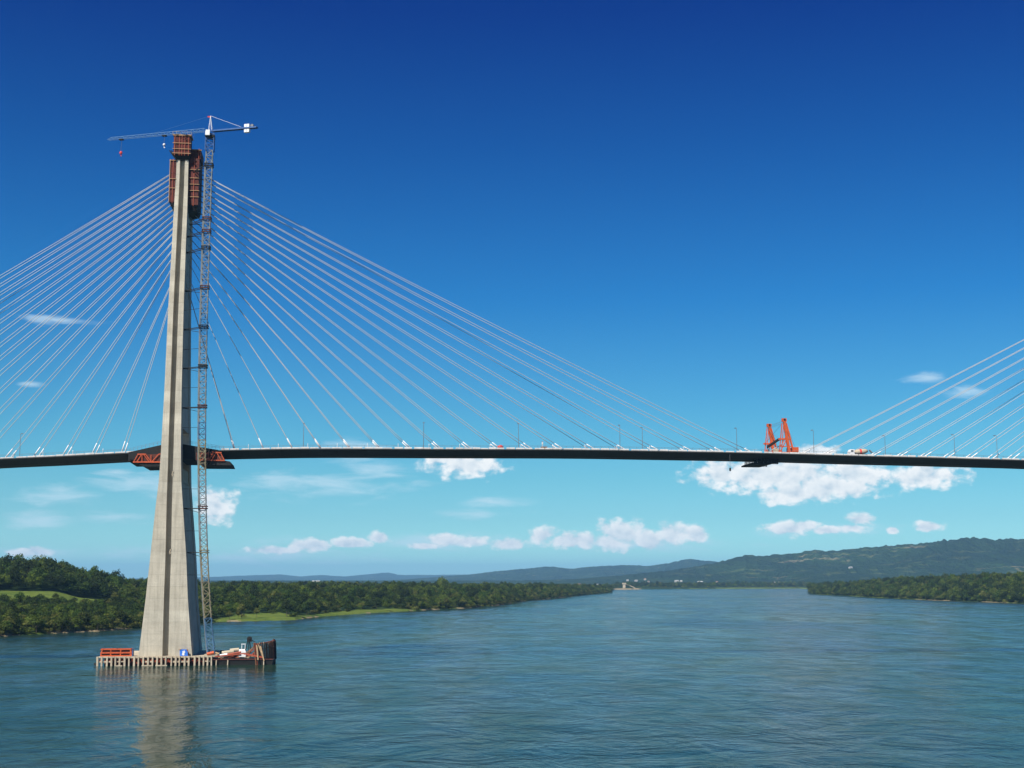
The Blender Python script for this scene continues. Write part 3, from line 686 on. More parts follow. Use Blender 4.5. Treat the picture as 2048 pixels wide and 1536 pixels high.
# collars and tie struts to the pylon
for y_, big in ((333,1),(440,1),(465,1),(498,1),(577,1),(617,0),(656,1),(697,0),(735,1),(775,0),(815,1),(855,0),(978,0),(1017,1),(1062,0),(1105,1),(1150,0)):
    z_ = float(np.interp(-y_, [-p[1] for p in mast_px], mz)); s_ = msf(z_); px_ = pc(z_)+pw(z_); tp = tf(z_)+dep(z_)*.5
    if z_ > 150: px_ = max(px_, 2.2)
    m = MB()
    if big:
        for (a, b) in ((-1.3,-1.3),(1.3,-1.3),(1.3,1.3),(-1.3,1.3)): pass
        for dz in (0.0, 0.75):
            m.beam((s_-1.45,TM-1.45,z_+dz),(s_+1.45,TM-1.45,z_+dz),.28,.3); m.beam((s_-1.45,TM+1.45,z_+dz),(s_+1.45,TM+1.45,z_+dz),.28,.3)
            m.beam((s_-1.45,TM-1.45,z_+dz),(s_-1.45,TM+1.45,z_+dz),.28,.3); m.beam((s_+1.45,TM-1.45,z_+dz),(s_+1.45,TM+1.45,z_+dz),.28,.3)
        m.build('mast_collar', random.choice(('mast_ochre','black_steel','dark_rust','black_steel')), crane)
        m = MB(); m.beam((px_-.1,tp,z_), (s_-1.3,TM-1.2,z_), .22); m.beam((px_-.1,tp+1.5,z_), (s_-1.3,TM+1.2,z_), .22); m.beam((px_-.1,tp,z_), (s_-1.3,TM+1.2,z_-1.3), .16)
        m.build('tie_strut', 'black_steel', crane)
    else:
        m.beam((px_-.1,tp,z_), (s_-1.3,TM,z_), .12); m.build('tie_rod', 'black_steel', crane)
# slewing head
hs = msf(ztopm); TOPZ = ont(419, 262, TM)[2]
MB().cbox((hs, TM, ztopm+.1), (3.3, 3.3, .7)).build('slewing_platform', 'black_steel', crane)
MB().tube([(hs,TM,ztopm+.4),(hs,TM,ztopm+1.3)], 1.25, 12).build('slewing_ring', 'crane_blue', crane)
c0 = ont(415.5, 265.5, TM-1.8)
cb = MB(); cb.prism([(-.8,-1.0),(.7,-1.0),(.8,.9),(-.55,.9),(-.8,.2)], 1, -.8, .8)
cb.v = [(v[0]+c0[0], v[1]+c0[1], v[2]+c0[2]) for v in cb.v]; cabo = cb.build('operator_cab', 'white_paint', crane)
MB().box((c0[0]-.83, c0[1]-.65, c0[2]-.1), (c0[0]-.6, c0[1]+.65, c0[2]+.6)).build('cab_window', 'glass', cabo, off=tuple(crane['_o']))
# jib: one straight line from tip to counterweight at height TOPZ
jt = onh(216, 280, TOPZ); jc = onh(505, 252.5, TOPZ); j0 = np.array([hs, TM, TOPZ])
jd = jt-j0; jlen = np.linalg.norm(jd[:2]); jd = jd/jlen; jn = np.array([-jd[1], jd[0], 0])
jang = math.atan2(jd[1], jd[0])
def J(u, v, w): return tuple(j0 + jd*u + jn*v + np.array([0,0,w]))
m = MB(); nseg = 17
for i in range(nseg):
    u0 = 1.2+(jlen-1.2)*i/nseg; u1 = 1.2+(jlen-1.2)*(i+1)/nseg; hh = 1.15-0.35*i/nseg; um = (u0+u1)/2
    for sg in (-.55, .55):
        m.beam(J(u0,sg,0), J(u1,sg,0), .11); m.beam(J(u0,sg,0), J(um,0,hh), .08); m.beam(J(um,0,hh), J(u1,sg,0), .08)
    m.beam(J(u0,-.55,0), J(u0,.55,0), .09)
    if i < nseg-1: m.beam(J(um,0,hh), J(um+(jlen-1.2)/nseg,0,hh), .14)
m.build('jib', 'jib_blue', crane)
clen = float(np.linalg.norm((onh(508,250,TOPZ)-j0)[:2]))
m = MB()
for sg in (-.6,.6): m.beam(J(-.6,sg,-.15), J(-clen,sg,-.15), .3,.5)
for i in range(9): m.beam(J(-.6-(clen-.6)*i/8.,-.6,-.15), J(-.6-(clen-.6)*i/8.,.6,-.15), .2)
m.add([J(-1,-.6,.1),J(-clen,-.6,.1),J(-clen,.6,.1),J(-1,.6,.1)], [(0,1,2,3)])
m.build('counter_jib', 'crane_blue', crane)
uw = clen*0.80
m = MB()
for a, b in ((-.8, .1),(.2, 1.1)):
    for (z0_, z1_) in ((-1.7,-.45),(.15,1.25)):
        m2 = MB(); vs = [J(-uw+q_[0], q_[1], q_[2]) for q_ in ((a,-.55,z0_),(b,-.55,z0_),(b,.55,z0_),(a,.55,z0_),(a,-.55,z1_),(b,-.55,z1_),(b,.55,z1_),(a,.55,z1_))]
        m2.add(vs, [(3,2,1,0),(4,5,6,7),(0,1,5,4),(1,2,6,5),(2,3,7,6),(3,0,4,7)]); m2.build('counterweight_block', 'white_paint', crane)
MB().tube([J(-clen*.9,-.4,.6), J(-clen*.9,.4,.6)], .55, 10).build('hoist_winch', 'grey_steel', crane)
ap = ont(417.5, 231.5, TM)
apz = ap[2]-TOPZ
m = MB()
for sg in (-.5,.5): m.beam(J(-.8,sg,.2), J(0.1,0,apz), .13); m.beam(J(.5,sg,.2), J(0.1,0,apz), .11)
m.build('apex_frame', 'white_paint', crane)
MB().tube([J(0.1,0,apz), J(-clen*.66,0,.5)], .05, 5).build('tie_bar', 'white_paint', crane)
MB().tube([J(0.1,0,apz), J(jlen*.55,0,1.0)], .035, 4).build('jib_tie_bar', 'jib_blue', crane)
MB().cbox(J(0.5,0,apz-.3), (1.3,.1,.5)).build('pennant', 'red_paint', crane)
def trolley(x, yw, yh, mat, ball):
    p = onh(x, yw, TOPZ); u = float(np.dot((p-j0)[:2], jd[:2]))
    tr = MB(); 
    for sg in (-.5,.5): tr.beam(J(u-.75,sg,-.3), J(u+.75,sg,-.3), .2,.35)
    tr.beam(J(u-.6,-.5,-.35), J(u-.6,.5,-.35), .3); tr.beam(J(u+.6,-.5,-.35), J(u+.6,.5,-.35), .3)
    o = tr.build('trolley', 'black_steel', crane)
    ph = onh(x, yh, TOPZ); q_ = J(u,0,0); zh = ont(x, yh, q_[1])[2]
    MB().tube([J(u-.2,0,-.4), (q_[0]-.1,q_[1],zh+.5)], .05, 4).build('hoist_rope', 'grey_steel', o, off=tuple(crane['_o']))
    m = MB().ell((q_[0],q_[1],zh), (.55,.4,.7) if not ball else (.5,.5,.5), 10, 6); m.beam((q_[0],q_[1],zh-.5),(q_[0],q_[1],zh-1.2),.18); m.beam((q_[0],q_[1],zh-1.2),(q_[0]+.35,q_[1],zh-1.0),.15)
    m.build('hook_block', mat, o, off=tuple(crane['_o']))
trolley(247, 280, 306, 'red_paint', False); trolley(328, 269.5, 289.5, 'white_paint', True)

# ------------------------------------------------------------------ working platform at the foot of the pylon
PZT = 3.1
pa = ont(193, 1320, -20.4); pb = ont(422, 1320, -20.4); ps0, ps1 = pa[0], pb[0]
plat = thing('work_platform', 'cream concrete post-and-beam work platform standing in the water round the pylon foot', 'platform', ((ps0+ps1)/2, -20, 0))
for i, (a, b) in enumerate(zip(np.linspace(ps0+.4, ps1, 9)[:-1], np.linspace(ps0+.4, ps1, 9)[1:])):
    MB().box((a, -20.0, PZT-.55), (b-.04, 19.5, PZT-.05)).build('deck_slab', 'cream_concrete', plat)
MB().box((ps0+2, -17, -3), (ps1-2, 18, PZT-.6)).build('pile_cap', 'dark_rust', plat)
s_ = ps0
while s_ < ps1:
    w = random.uniform(.42,.62); dt = random.uniform(0,.25); lean = random.uniform(-.12,.12)
    MB().add([(s_+dx+(lean if zz>0 else 0), -20.4+dt+dy, zz) for zz in (-1.2, PZT+random.uniform(-.15,.1)) for dx, dy in ((0,0),(w,0),(w,.5),(0,.5))],
             [(3,2,1,0),(4,5,6,7),(0,1,5,4),(1,2,6,5),(2,3,7,6),(3,0,4,7)]).build('post', 'cream_concrete', plat)
    s_ += random.choice((1.25,1.35,1.5,1.6,1.9))
s_ = ps0+.3
while s_ < ps1-1:
    e_ = min(ps1, s_+random.uniform(3.5,6.5))
    MB().box((s_, -20.15+random.uniform(0,.2), PZT-.35), (e_-.1, -19.6, PZT+.02)).build('cap_beam', 'cream_concrete', plat)
    if random.random() < .5: MB().box((s_+.2, -19.9, 1.2+random.uniform(-.2,.2)), (e_-.5, -19.6, 1.6)).build('waling', 'cream_concrete', plat)
    if random.random() < .5: MB().box((s_+.1, -20.25, -.3), (e_-1.2, -19.7, .28)).build('fender', 'cream_concrete', plat)
    s_ = e_
m = MB()
for i in range(70):
    a = random.uniform(ps0+.6, ps1-1.2); m.beam((a, -19.75, random.uniform(.9,2.6)), (a+random.uniform(.4,1.2), -19.3, random.uniform(.9,2.6)), random.uniform(.15,.35))
o = m.build('timber_clutter', 'red_waler', plat); o['kind'] = 'stuff'
MB().box((ps0-.9, -19.9, .2), (ps0-.2, -19.4, 1.0)).build('tyre_fender', 'rubber', plat)

# orange frame cage standing on the platform
g0 = ont(203, 1312, -16.5); g1 = ont(262, 1312, -16.5); gh = ont(230, 1298, -16.5)[2]
cage = thing('steel_form_cage', 'orange steel lattice formwork cage standing on the platform left of the pylon', 'form cage', (g0[0], -16.5, PZT-.05))
zb0 = PZT-.05
for t_ in (-18.4, -14.6):
    lean = .5
    for i, u in enumerate(np.linspace(0, 1, 4)):
        s_ = g0[0]+(g1[0]-g0[0])*u; MB().beam((s_, t_, zb0), (s_+(lean if i == 0 else .1), t_, gh), .34, .3).build('upright', 'orange_paint', cage)
    for zz, th_ in ((zb0+.2,.32),(zb0+(gh-zb0)*.5,.36),(gh-.05,.3)): MB().beam((g0[0]-.1,t_-.05,zz),(g1[0]+.3,t_-.05,zz),.3,th_).build('rail', 'orange_paint', cage)
    for i in range(3):
        for j in range(2):
            ua = g0[0]+(g1[0]-g0[0])*i/3+.25; ub = g0[0]+(g1[0]-g0[0])*(i+1)/3-.1; wa = zb0+(gh-zb0)*j/2+.25; wb = zb0+(gh-zb0)*(j+1)/2-.25
            MB().box((ua,t_+.18,wa),(ub,t_+.22,wb)).build('mesh_panel', 'dark_rust', cage)
    m = MB()
    for s_ in np.linspace(g0[0]+.5, g1[0]-.3, 14): m.beam((s_,t_+.1,zb0+.1),(s_+.2,t_+.1,gh-.1),.10)
    m.build('stiffener_bars', 'dark_rust', cage)
for s_ in (g0[0]+.3, (g0[0]+g1[0])/2, g1[0]): MB().beam((s_,-18.4,gh),(s_,-14.6,gh),.3,.4).build('cross_member', 'orange_paint', cage)
MB().box((g1[0]+.5, -18.2, zb0), (g1[0]+.75, -15, gh+.1)).build('ladder_panel', 'crane_blue', cage)

# blue tarpaulin booth
b0 = ont(360, 1313, -18.8); b1_ = ont(376, 1313, -18.8); bh = ont(368, 1299, -18.8)[2]
booth = thing('tarpaulin_booth', 'small blue tarpaulin booth with white patch at the foot of the pylon', 'booth', (b0[0], -18.8, PZT-.05))
m = MB(); m.prism([(b0[0],zb0),(b1_[0],zb0),(b1_[0]-.1,bh-.7),(b1_[0]-.7,bh),(b0[0]-.1,bh+.05)], 1, -19.3, -17.6); m.build('tarp_cover', 'blue_tarp', booth)
m = MB(); m.prism([(b0[0]+1.15+dx, (zb0+bh)/2+dz) for dx, dz in ((-.5,-.5),(-.1,-.9),(.35,-.7),(.3,-.1),(.6,.25),(.2,.85),(-.15,.5),(-.45,.6),(-.3,.05))], 1, -19.36, -19.28); m.build('white_patch', 'white_paint', booth)
MB().box((b0[0]-.55,-19.5,bh+.03),(b0[0]+.3,-17.5,bh+.12)).build('roof_edge', 'pale_timber', booth)
MB().beam((b1_[0]+.1,-18.6,zb0),(b1_[0]-.3,-18.6,bh),.3).build('leaning_board', 'red_waler', booth)

# barge with timber piles and stacked gear, moored right of the pylon
def B(x, y, t=-16.0): return ont(x, y, t)
h0 = B(428, 1322)[0]; h1 = B(541, 1322)[0]
barge = thing('pontoon_barge', 'low dark rusty pontoon barge moored to the right of the pylon foot', 'barge', ((h0+h1)/2, -14, 0))
m = MB(); m.add([(h0,-18.2,-.6),(h1+.5,-18.2,-.6),(h1+1,-18.6,1.6),(h0-.6,-18.6,1.9),(h0,-6,-.6),(h1+.5,-6,-.6),(h1+1,-5.6,1.6),(h0-.6,-5.6,1.9)], [(0,1,2,3),(7,6,5,4),(0,4,5,1),(1,5,6,2),(2,6,7,3),(3,7,4,0)])
m.build('hull', 'black_steel', barge)
MB().box((h0-.7,-18.8,1.7),(h1+1,-18.55,2.0)).build('gunwale', 'dark_rust', barge)
for x in (432, 455, 527): 
    q_ = B(x,1325,-18.9); MB().beam((q_[0],-18.95,-1),(q_[0]+.1,-18.95,1.7),.35).build('mooring_post', 'cream_concrete', barge)
MB().beam(tuple(B(487,1307,-18.9)), tuple(B(527,1315,-18.9)), .3,.5).build('side_beam', 'red_waler', barge)
MB().beam(tuple(B(430,1313,-18.9)), tuple(B(487,1307,-18.9)), .3,.4).build('side_beam', 'red_waler', barge)
def pipe(x0, y0, x1, y1, t, r, mat, label, cat='pipe', group=None, name='pipe'):
    a = B(x0,y0,t); b = B(x1,y1,t); th = thing(name, label, cat, ((a[0]+b[0])/2, t, min(a[2],b[2])-r), group)
    n = 10; ring0 = []
    MB().tube([a, b], r, n).build('pipe_wall', mat, th, smooth=False)
    MB().tube([a+(a-b)/np.linalg.norm(a-b)*.02, a+(a-b)/np.linalg.norm(a-b)*.04], r*.8, n).build('pipe_bore', 'black_steel', th)
    MB().tube([b-(a-b)/np.linalg.norm(a-b)*.02, b-(a-b)/np.linalg.norm(a-b)*.04], r*.8, n).build('pipe_bore', 'black_steel', th)
G = 'pale pipes and beams stacked on the barge'
pipe(444,1306,468,1303,-15.5,.62,'cream_concrete','thick pale pipe in the middle of the barge stack', group=G)
pipe(440,1312,455,1309,-17.2,.55,'white_paint','short white pipe at the near edge of the barge', group=G)
pipe(460,1301,478,1299,-13,.6,'cream_concrete','pale pipe at the back of the barge stack', group=G)
pipe(424,1303,438,1308,-15,.35,'pale_timber','slanting tan pole lying against the platform end of the barge', 'pole', group=G, name='pole')
pipe(450,1310,482,1304,-17.4,.32,'red_waler','long rust-red pole along the near edge of the barge', 'pole', group=G, name='pole')
pipe(414,1308,428,1305,-16.6,.5,'orange_paint','orange pipe lying at the join of platform and barge', group=G)
tk = B(485,1299,-14); tank = thing('white_tank', 'white tank with a chair-shaped stand on top, on the barge', 'tank', (tk[0],-14,2.0))
MB().cbox((tk[0],-14,3.4),(2.3,1.6,1.9)).build('tank_body', 'white_paint', tank); 
MB().tube([(tk[0]-1.1,-14,4.3),(tk[0]+1.1,-14,4.3)], .7, 12).build('tank_top', 'white_paint', tank)
m = MB()
for dx in (-.55,.55):
    for dy in (-.4,.4): m.beam((tk[0]+.3+dx,-14+dy,4.6),(tk[0]+.3+dx,-14+dy,6.6),.16)
m.build('stand_legs', 'white_paint', tank); MB().cbox((tk[0]+.3,-14,6.65),(1.5,1.2,.18)).build('stand_top', 'white_paint', tank)
bk = B(458,1297,-9); beamt = thing('dark_beam', 'long black steel beam behind the pipes on the barge', 'beam', (bk[0],-9,1.9))
m = MB(); a, b = B(441,1295,-9)[0], B(475,1297,-9)[0]; m.box((a,-9.4,2.0),(b,-8.6,3.2)); m.box((a,-9.6,3.2),(a+1.2,-8.4,4.4)); m.box((a+3.2,-9.2,3.2),(a+3.5,-8.8,4.2)); m.build('girder', 'black_steel', beamt)
scrap = thing('scrap_pile', 'tangled heap of brown poles and planks heaped along the barge', 'scrap heap', (B(470,1312)[0], -14, 1.9))
for i in range(34):
    x0 = random.uniform(432, 500); a = B(x0, 1309, random.uniform(-17.5,-9)); ln = random.uniform(2,6); an = random.uniform(-.5,.6)
    z0_ = 2.0+random.uniform(0,.5); MB().beam((a[0],a[1],z0_),(a[0]+ln*math.cos(an),a[1]+ln*math.sin(an)*.6,z0_+random.uniform(-.05,1.5)),random.uniform(.14,.3)).build('pole', random.choice(('timber','pale_timber','red_waler','dark_rust','truss_orange','cream_concrete')), scrap)
# winch derrick
dk = B(497,1303,-14.5); der = thing('winch_derrick', 'small black winch derrick standing between the tank and the timber piles', 'derrick', (dk[0],-14.5,2.0))
for (x0,x1) in ((489,497),(502,499)):
    MB().beam(tuple(B(x0,1306,-14.5)), tuple(B(x1,1279,-14.5)), .28).build('leg', 'black_steel', der)
MB().beam(tuple(B(497,1306,-14)), tuple(B(498,1279,-14)), .22).build('leg', 'black_steel', der)
q_ = B(499,1279,-14.5); MB().cbox(tuple(q_),(1.6,1.0,1.5)).build('winch_head', 'black_steel', der)
MB().tube([(q_[0],q_[1]-.7,q_[2]+.5),(q_[0],q_[1]+.7,q_[2]+.5)],.55,10).build('sheave', 'black_steel', der); MB().beam((q_[0],q_[1],q_[2]),(q_[0]+1.8,q_[1],q_[2]-.7),.25).build('arm', 'black_steel', der)
# timber pile cluster: each pile countable
pile_t = thing('fender_pile_cluster', 'curved wall of brown timber piles at the right end of the barge', 'pile cluster', (B(530,1320)[0],-15,0))
npile = 30
for i in range(npile):
    u = i/(npile-1)
    x = 513+37*u; t_ = -18.8+13.5*u**1.3
    a = B(x+random.uniform(-1,1), 1322, t_); top_y = np.interp(x, [508,520,540,547,551],[1287,1286,1284,1279,1279])+random.uniform(-1.5,1.5)
    bt = B(x+random.uniform(-1.2,.6)-(6*(1-u)**3), top_y, t_)
    MB().tube([(a[0],t_,-1.5),(bt[0],t_,bt[2])], [.20,.17], 6).build('pile', random.choice(('timber','timber','red_waler','dark_rust','pale_timber') if u < .55 else ('timber','timber','dark_rust')), pile_t)
for (x0,y0,x1,y1) in ((488,1309,515,1289),(492,1311,517,1291),(497,1307,512,1287),(500,1313,519,1295),(514,1289,549,1281),(512,1300,548,1293)):
    MB().beam(tuple(B(x0,y0,-18.2)), tuple(B(x1,y1,-17.2 if x1 < 530 else -8)), .26).build('brace', random.choice(('timber','red_waler')), pile_t)
for (x0,y0,x1,y1) in ((513,1290,516,1320),(517,1289,525,1312),(521,1292,528,1322)):
    MB().beam(tuple(B(x0,y0,-19.1)), tuple(B(x1,y1,-19.3)), .36).build('front_post', 'pale_timber', pile_t)
m = MB().tube([tuple(B(546,1284,-6)),tuple(B(548,1278,-6)),tuple(B(551,1281,-6)),tuple(B(552,1318,-5.8))],.22,6); m.build('bent_pile', 'black_steel', pile_t)

# ------------------------------------------------------------------ things on the deck
def lamp(x, ytop, label):
    ybot = ydeck(x); t_ = -9.3
    b = ont(x, ybot, t_); s_ = b[0]; z0_ = zd(s_)+.02; ht = max(6.5, (ont(x, ytop, t_)[2]-z0_))
    o = thing('street_lamp', label, 'street lamp', (s_, t_, z0_), 'street lamps along the deck')
    MB().cbox((s_,t_,z0_+.3),(.45,.45,.6)).build('base', 'kerb_concrete', o)
    MB().tube([(s_,t_,z0_+.5),(s_,t_,z0_+ht*.6),(s_,t_,z0_+ht)], [.11,.09,.07], 6).build('pole', 'grey_steel', o)
    MB().tube([(s_,t_,z0_+ht-.1),(s_+.1,t_+.9,z0_+ht+.25),(s_+.1,t_+1.7,z0_+ht+.3)], .06, 5).build('arm', 'grey_steel', o)
    MB().prism([(-.2,-.1),(.35,-.1),(.3,.12),(-.2,.14)], 1, 0, 1).v
    MB().box((s_-.2,t_+1.4,z0_+ht+.2),(s_+.4,t_+2.2,z0_+ht+.42)).build('lamp_head', 'grey_steel', o)
for x, y, lab in ((39,868,'street lamp nearest the left edge of the picture'),(606.5,848,'first street lamp right of the pylon'),(847,846,'second street lamp right of the pylon'),
                  (1037,848,'third street lamp right of the pylon'),(1240,851,'fourth street lamp right of the pylon'),(1285,856,'short-spaced street lamp just right of the fourth one'),(1474,857,'street lamp just left of the orange traveller frames'),
                  (1628,861,'street lamp just right of the orange traveller frames'),(1771,872,'street lamp just right of the parked truck'),(1910,870,'second last street lamp on the right of the deck'),(1995,872,'street lamp nearest the right edge of the picture')):
    lamp(x, y, 'thin grey '+lab)
def marker_positions():
    for a, b in zip(anchR[:-1], anchR[1:]): yield (a+b)/2
    for a, b in zip(anchL[:5], anchL[1:6]): yield (a+b)/2
me_mk = None
for s_ in marker_positions():
    if me_mk is None: me_mk = MB().tube([(0,0,0),(0,0,1.9)],.10,6).mesh('marker_post','white_paint')
    o = obj('marker_post', me_mk, bridge, (s_, -9.5, zd(s_)))

# orange form traveller at midspan
def T(x, y, t=-5.0): return tuple(ont(x, y, t))
trv = thing('form_traveller', 'pair of orange steel traveller frames straddling the deck at midspan', 'traveller', T(1560,908))
for t_, dx_ in ((-8.6, 0), (9.6, 0)):
    def B2(p, q_, w, nm, mat='orange_paint', h=None, t1=None):
        a = np.array(ont(*p, -8.6)); b = np.array(ont(*q_, -8.6)); a[1] = t_; b[1] = t_ if t1 is None else t1
        MB().beam(tuple(a), tuple(b), w, h).build(nm, mat, trv)
    B2((1568,840),(1579,907),.95,'main_leg'); B2((1572,846),(1588,907),.55,'main_leg'); B2((1564,846),(1558.5,906),.30,'back_strut'); B2((1567,850),(1563,906),.26,'back_strut')
    B2((1557,878),(1582,878.5),.6,'cross_tie'); B2((1560,893),(1584,893),.3,'cross_tie'); B2((1556,905),(1597,906),.6,'bottom_sill'); B2((1560,905),(1572,881),.3,'cross_tie'); B2((1562,893),(1575,865),.25,'cross_tie')
    a = np.array(ont(1568, 839.5, -8.6)); MB().box((a[0]-.85,t_-.5,a[2]-.75),(a[0]+.85,t_+.5,a[2]+.5)).build('sheave_head', 'orange_paint', trv)
    MB().tube([(a[0]+.1,t_-.6,a[2]),(a[0]+.1,t_-.45,a[2])],.42,10).build('sheave', 'black_steel', trv)
    B2((1571,842),(1589,893),.10,'stay_rope','grey_steel')
q0 = np.array(ont(1567,842,-8.6)); q1 = np.array(ont(1559,878,-8.6)); q2 = np.array(ont(1580,878,-8.6))
for p_, r_ in (((q0[0],-8.1,q0[2]),(q0[0],9.2,q0[2])),((q0[0]-.5,-8.1,q0[2]-.9),(q0[0]-.5,9.2,q0[2]-.9)),((q1[0],-8.2,q1[2]),(q0[0],9.2,q0[2]-1.5)),((q0[0]-.5,-8.2,q0[2]-1),(q1[0],9.2,q1[2]))):
    MB().tube([p_, r_], .06, 4).build('stay_rope', 'grey_steel', trv)
MB().beam((q1[0],-8.3,q1[2]),(q1[0]+1.0,9.3,q1[2]-1.2),.55,.8).build('jack_beam','black_steel',trv)
MB().beam((q1[0]+1,-7.3,q1[2]-2.0),(q1[0]+1.0,6.0,q1[2]-3.0),.3).build('jack_rod','white_paint',trv)
a = T(1590,900,-8.4); tb = MB().cbox((a[0],-8.2,a[2]+.1),(2.1,2.4,1.7)); tb.build('counterweight_tank', 'orange_paint', trv)
MB().cbox((a[0]-1.7,-6.6,a[2]),(1.2,2.0,1.6)).build('hydraulic_pack', 'crane_blue', trv)
a = T(1552,903,-6); MB().cbox((a[0],-5.8,a[2]+.2),(1.6,1.6,1.6)).build('winch_housing', 'cream_concrete', trv); MB().tube([(a[0]+1.6,-5.0,a[2]),(a[0]+1.6,-2.8,a[2])],.8,12).build('rope_drum', 'red_waler', trv)
sA, sB = T(1503,930,-6)[0], T(1559,930,-6)[0]; zU = zd((sA+sB)/2)-2.1
m = MB()
m.add([(sA+.6,-7,zU-1.0),(sB-3.2,-7,zU-1.25),(sB+.3,-7,zU-.15),(sB-3.6,-7,zU-1.75),(sA,-7,zU-1.75),(sA-.1,-7,zU-1.35),
       (sA+.6,7,zU-1.0),(sB-3.2,7,zU-1.25),(sB+.3,7,zU-.15),(sB-3.6,7,zU-1.75),(sA,7,zU-1.75),(sA-.1,7,zU-1.35)],
      [(0,1,2,3,4,5),(11,10,9,8,7,6)]+[(i,6+i,6+(i+1) % 6,(i+1) % 6) for i in range(6)])
m.build('hanging_platform', 'black_steel', trv)
m = MB()
for s_ in np.linspace(sA+1.2, sB-1, 16):
    m.beam((s_,-7,zU-1.5),(s_+random.uniform(-.5,.5),-6.2,zU+.2),random.choice((.25,.4,.5,.6)));  m.beam((s_,6.5,zU-1.5),(s_,6,zU+.2),.3)
m.build('hanger_rods', 'black_steel', trv)

# truck parked on the deck
trk0 = ont(1698,909,-5)[0]; trk1 = ont(1746,909,-5)[0]; zt_ = zd((trk0+trk1)/2)+.06; tl = trk1-trk0
truck = thing('mixer_truck', 'pale concrete mixer truck with a red drum stripe right of the orange frames', 'truck', ((trk0+trk1)/2,-4.5,zt_))
MB().box((trk0,-5.4,zt_+.7),(trk1,-3.6,zt_+1.0)).build('chassis', 'black_steel', truck)
cabp = MB(); cabp.prism([(trk0,zt_+.8),(trk0+1.9,zt_+.8),(trk0+1.9,zt_+2.7),(trk0+.5,zt_+2.7),(trk0+.05,zt_+1.9)],1,-5.7,-3.3); cabo = cabp.build('cab','white_paint',truck)
MB().box((trk0+.55,-5.73,zt_+1.8),(trk0+1.5,-5.69,zt_+2.4)).build('window','glass',cabo,off=tuple(truck['_o']))
dm = [((trk0+2.3),.5,1.7),((trk0+3.2),.95,1.8),((trk0+4.8),1.1,1.95),((trk0+6.3),.9,2.15),((trk0+7.3),.45,2.35)]
m = MB(); m.tube([(a,-4.5,zt_+c) for a, b, c in dm],[b for a, b, c in dm],14); m.build('drum','cream_concrete',truck,smooth=True)
MB().tube([(dm[1][0]+.9,-4.5,zt_+1.89),(dm[1][0]+1.6,-4.5,zt_+1.95)],[1.08,1.13],14).build('drum_stripe','red_paint',truck)
MB().beam((trk1-1.2,-4.5,zt_+2.6),(trk1-.1,-4.5,zt_+1.6),.7,.4).build('chute','grey_steel',truck)
for a in (trk0+1.0, trk1-2.6, trk1-1.2):
    for t_ in (-5.6,-3.4):
        w_ = MB().tube([(a,t_-.15,zt_+.5),(a,t_+.15,zt_+.5)],.5,14).build('wheel','rubber',truck); MB().tube([(a,t_-.17,zt_+.5),(a,t_+.17,zt_+.5)],.25,10).build('rim','grey_steel',w_,off=tuple(truck['_o']))

# bundle, worker and dangling hook
s_ = ont(1001,896,-9)[0]; z_ = zd(s_)+.06
bun = thing('red_bundle','small red tarpaulin bundle beside a stay anchor on the deck','bundle',(s_,-9.0,z_)); MB().ell((s_,-9.0,z_+.75),(1.1,.6,.8),10,6).build('tarp','red_paint',bun,smooth=True); MB().box((s_-.9,-9.5,z_),(s_+.9,-8.6,z_+.25)).build('pallet','pale_timber',bun)
def person(s_, t_, z_, label):
    p = thing('person', label, 'person', (s_, t_, z_))
    me = bpy.data.meshes.new('person_body')
    J_ = [(0,0,.95),(0,0,1.2),(0,0,1.45),(0,0,1.56),(0,-.01,1.68),(0,0,1.74),(.11,0,.9),(.12,.02,.5),(.12,0,.08),(.12,-.14,.04),(-.11,0,.9),(-.13,-.04,.5),(-.13,.02,.08),(-.13,-.12,.04),
          (.2,0,1.42),(.27,.02,1.15),(.25,-.18,1.0),(-.2,0,1.42),(-.26,.03,1.15),(-.27,-.1,.92)]
    E_ = [(0,1),(1,2),(2,3),(3,4),(4,5),(0,6),(6,7),(7,8),(8,9),(0,10),(10,11),(11,12),(12,13),(2,14),(14,15),(15,16),(2,17),(17,18),(18,19)]
    R_ = [.15,.14,.15,.06,.10,.07,.10,.075,.05,.045,.10,.075,.05,.045,.075,.055,.045,.075,.055,.045]
    me.from_pydata(J_, E_, []); o = obj('body', me, p); me.materials.append(MAT['work_cloth'])
    md = o.modifiers.new('skin','SKIN'); 
    for v, r in zip(me.skin_vertices[0].data, R_): v.radius = (r, r)
    me.skin_vertices[0].data[0].use_root = True
    o.modifiers.new('sub','SUBSURF').levels = 1
    MB().ell((0,0,1.77),(.14,.16,.11),10,6).build('helmet','red_paint',p,off=(0,0,0),smooth=True)
    return p
s_ = ont(1085,897,-9)[0]; sb_ = thing('equipment_crate','pale pinkish crate on the deck under the standing worker','crate',(s_+.3,-9.0,zd(s_)+.06)); MB().box((s_-.6,-9.5,zd(s_)+.06),(s_+1.6,-8.6,zd(s_)+.9)).build('crate_body','cream_concrete',sb_); MB().box((s_-.65,-9.55,zd(s_)+.9),(s_+1.65,-8.55,zd(s_)+1.0)).build('lid','red_waler',sb_)
person(s_, -9.05, zd(s_)+1.0, 'worker in pale clothes standing on a crate on the deck')
a = ont(1460,923,-9.8); zb_h = ont(1460,938,-9.8)[2]; hk = thing('hanging_hook','small dark weight hanging on a thin rope under the deck left of the traveller','hook',(a[0],-9.8,zb_h))
MB().tube([(a[0],-9.8,zd(a[0])-.4),(a[0],-9.8,zb_h+.4)],.05,4).build('rope','grey_steel',hk); MB().tube([(a[0],-9.8,zb_h+.5),(a[0],-9.8,zb_h+.3),(a[0],-9.8,zb_h-.5),(a[0],-9.8,zb_h-.8)],[.1,.32,.36,.1],8).build('weight','black_steel',hk)
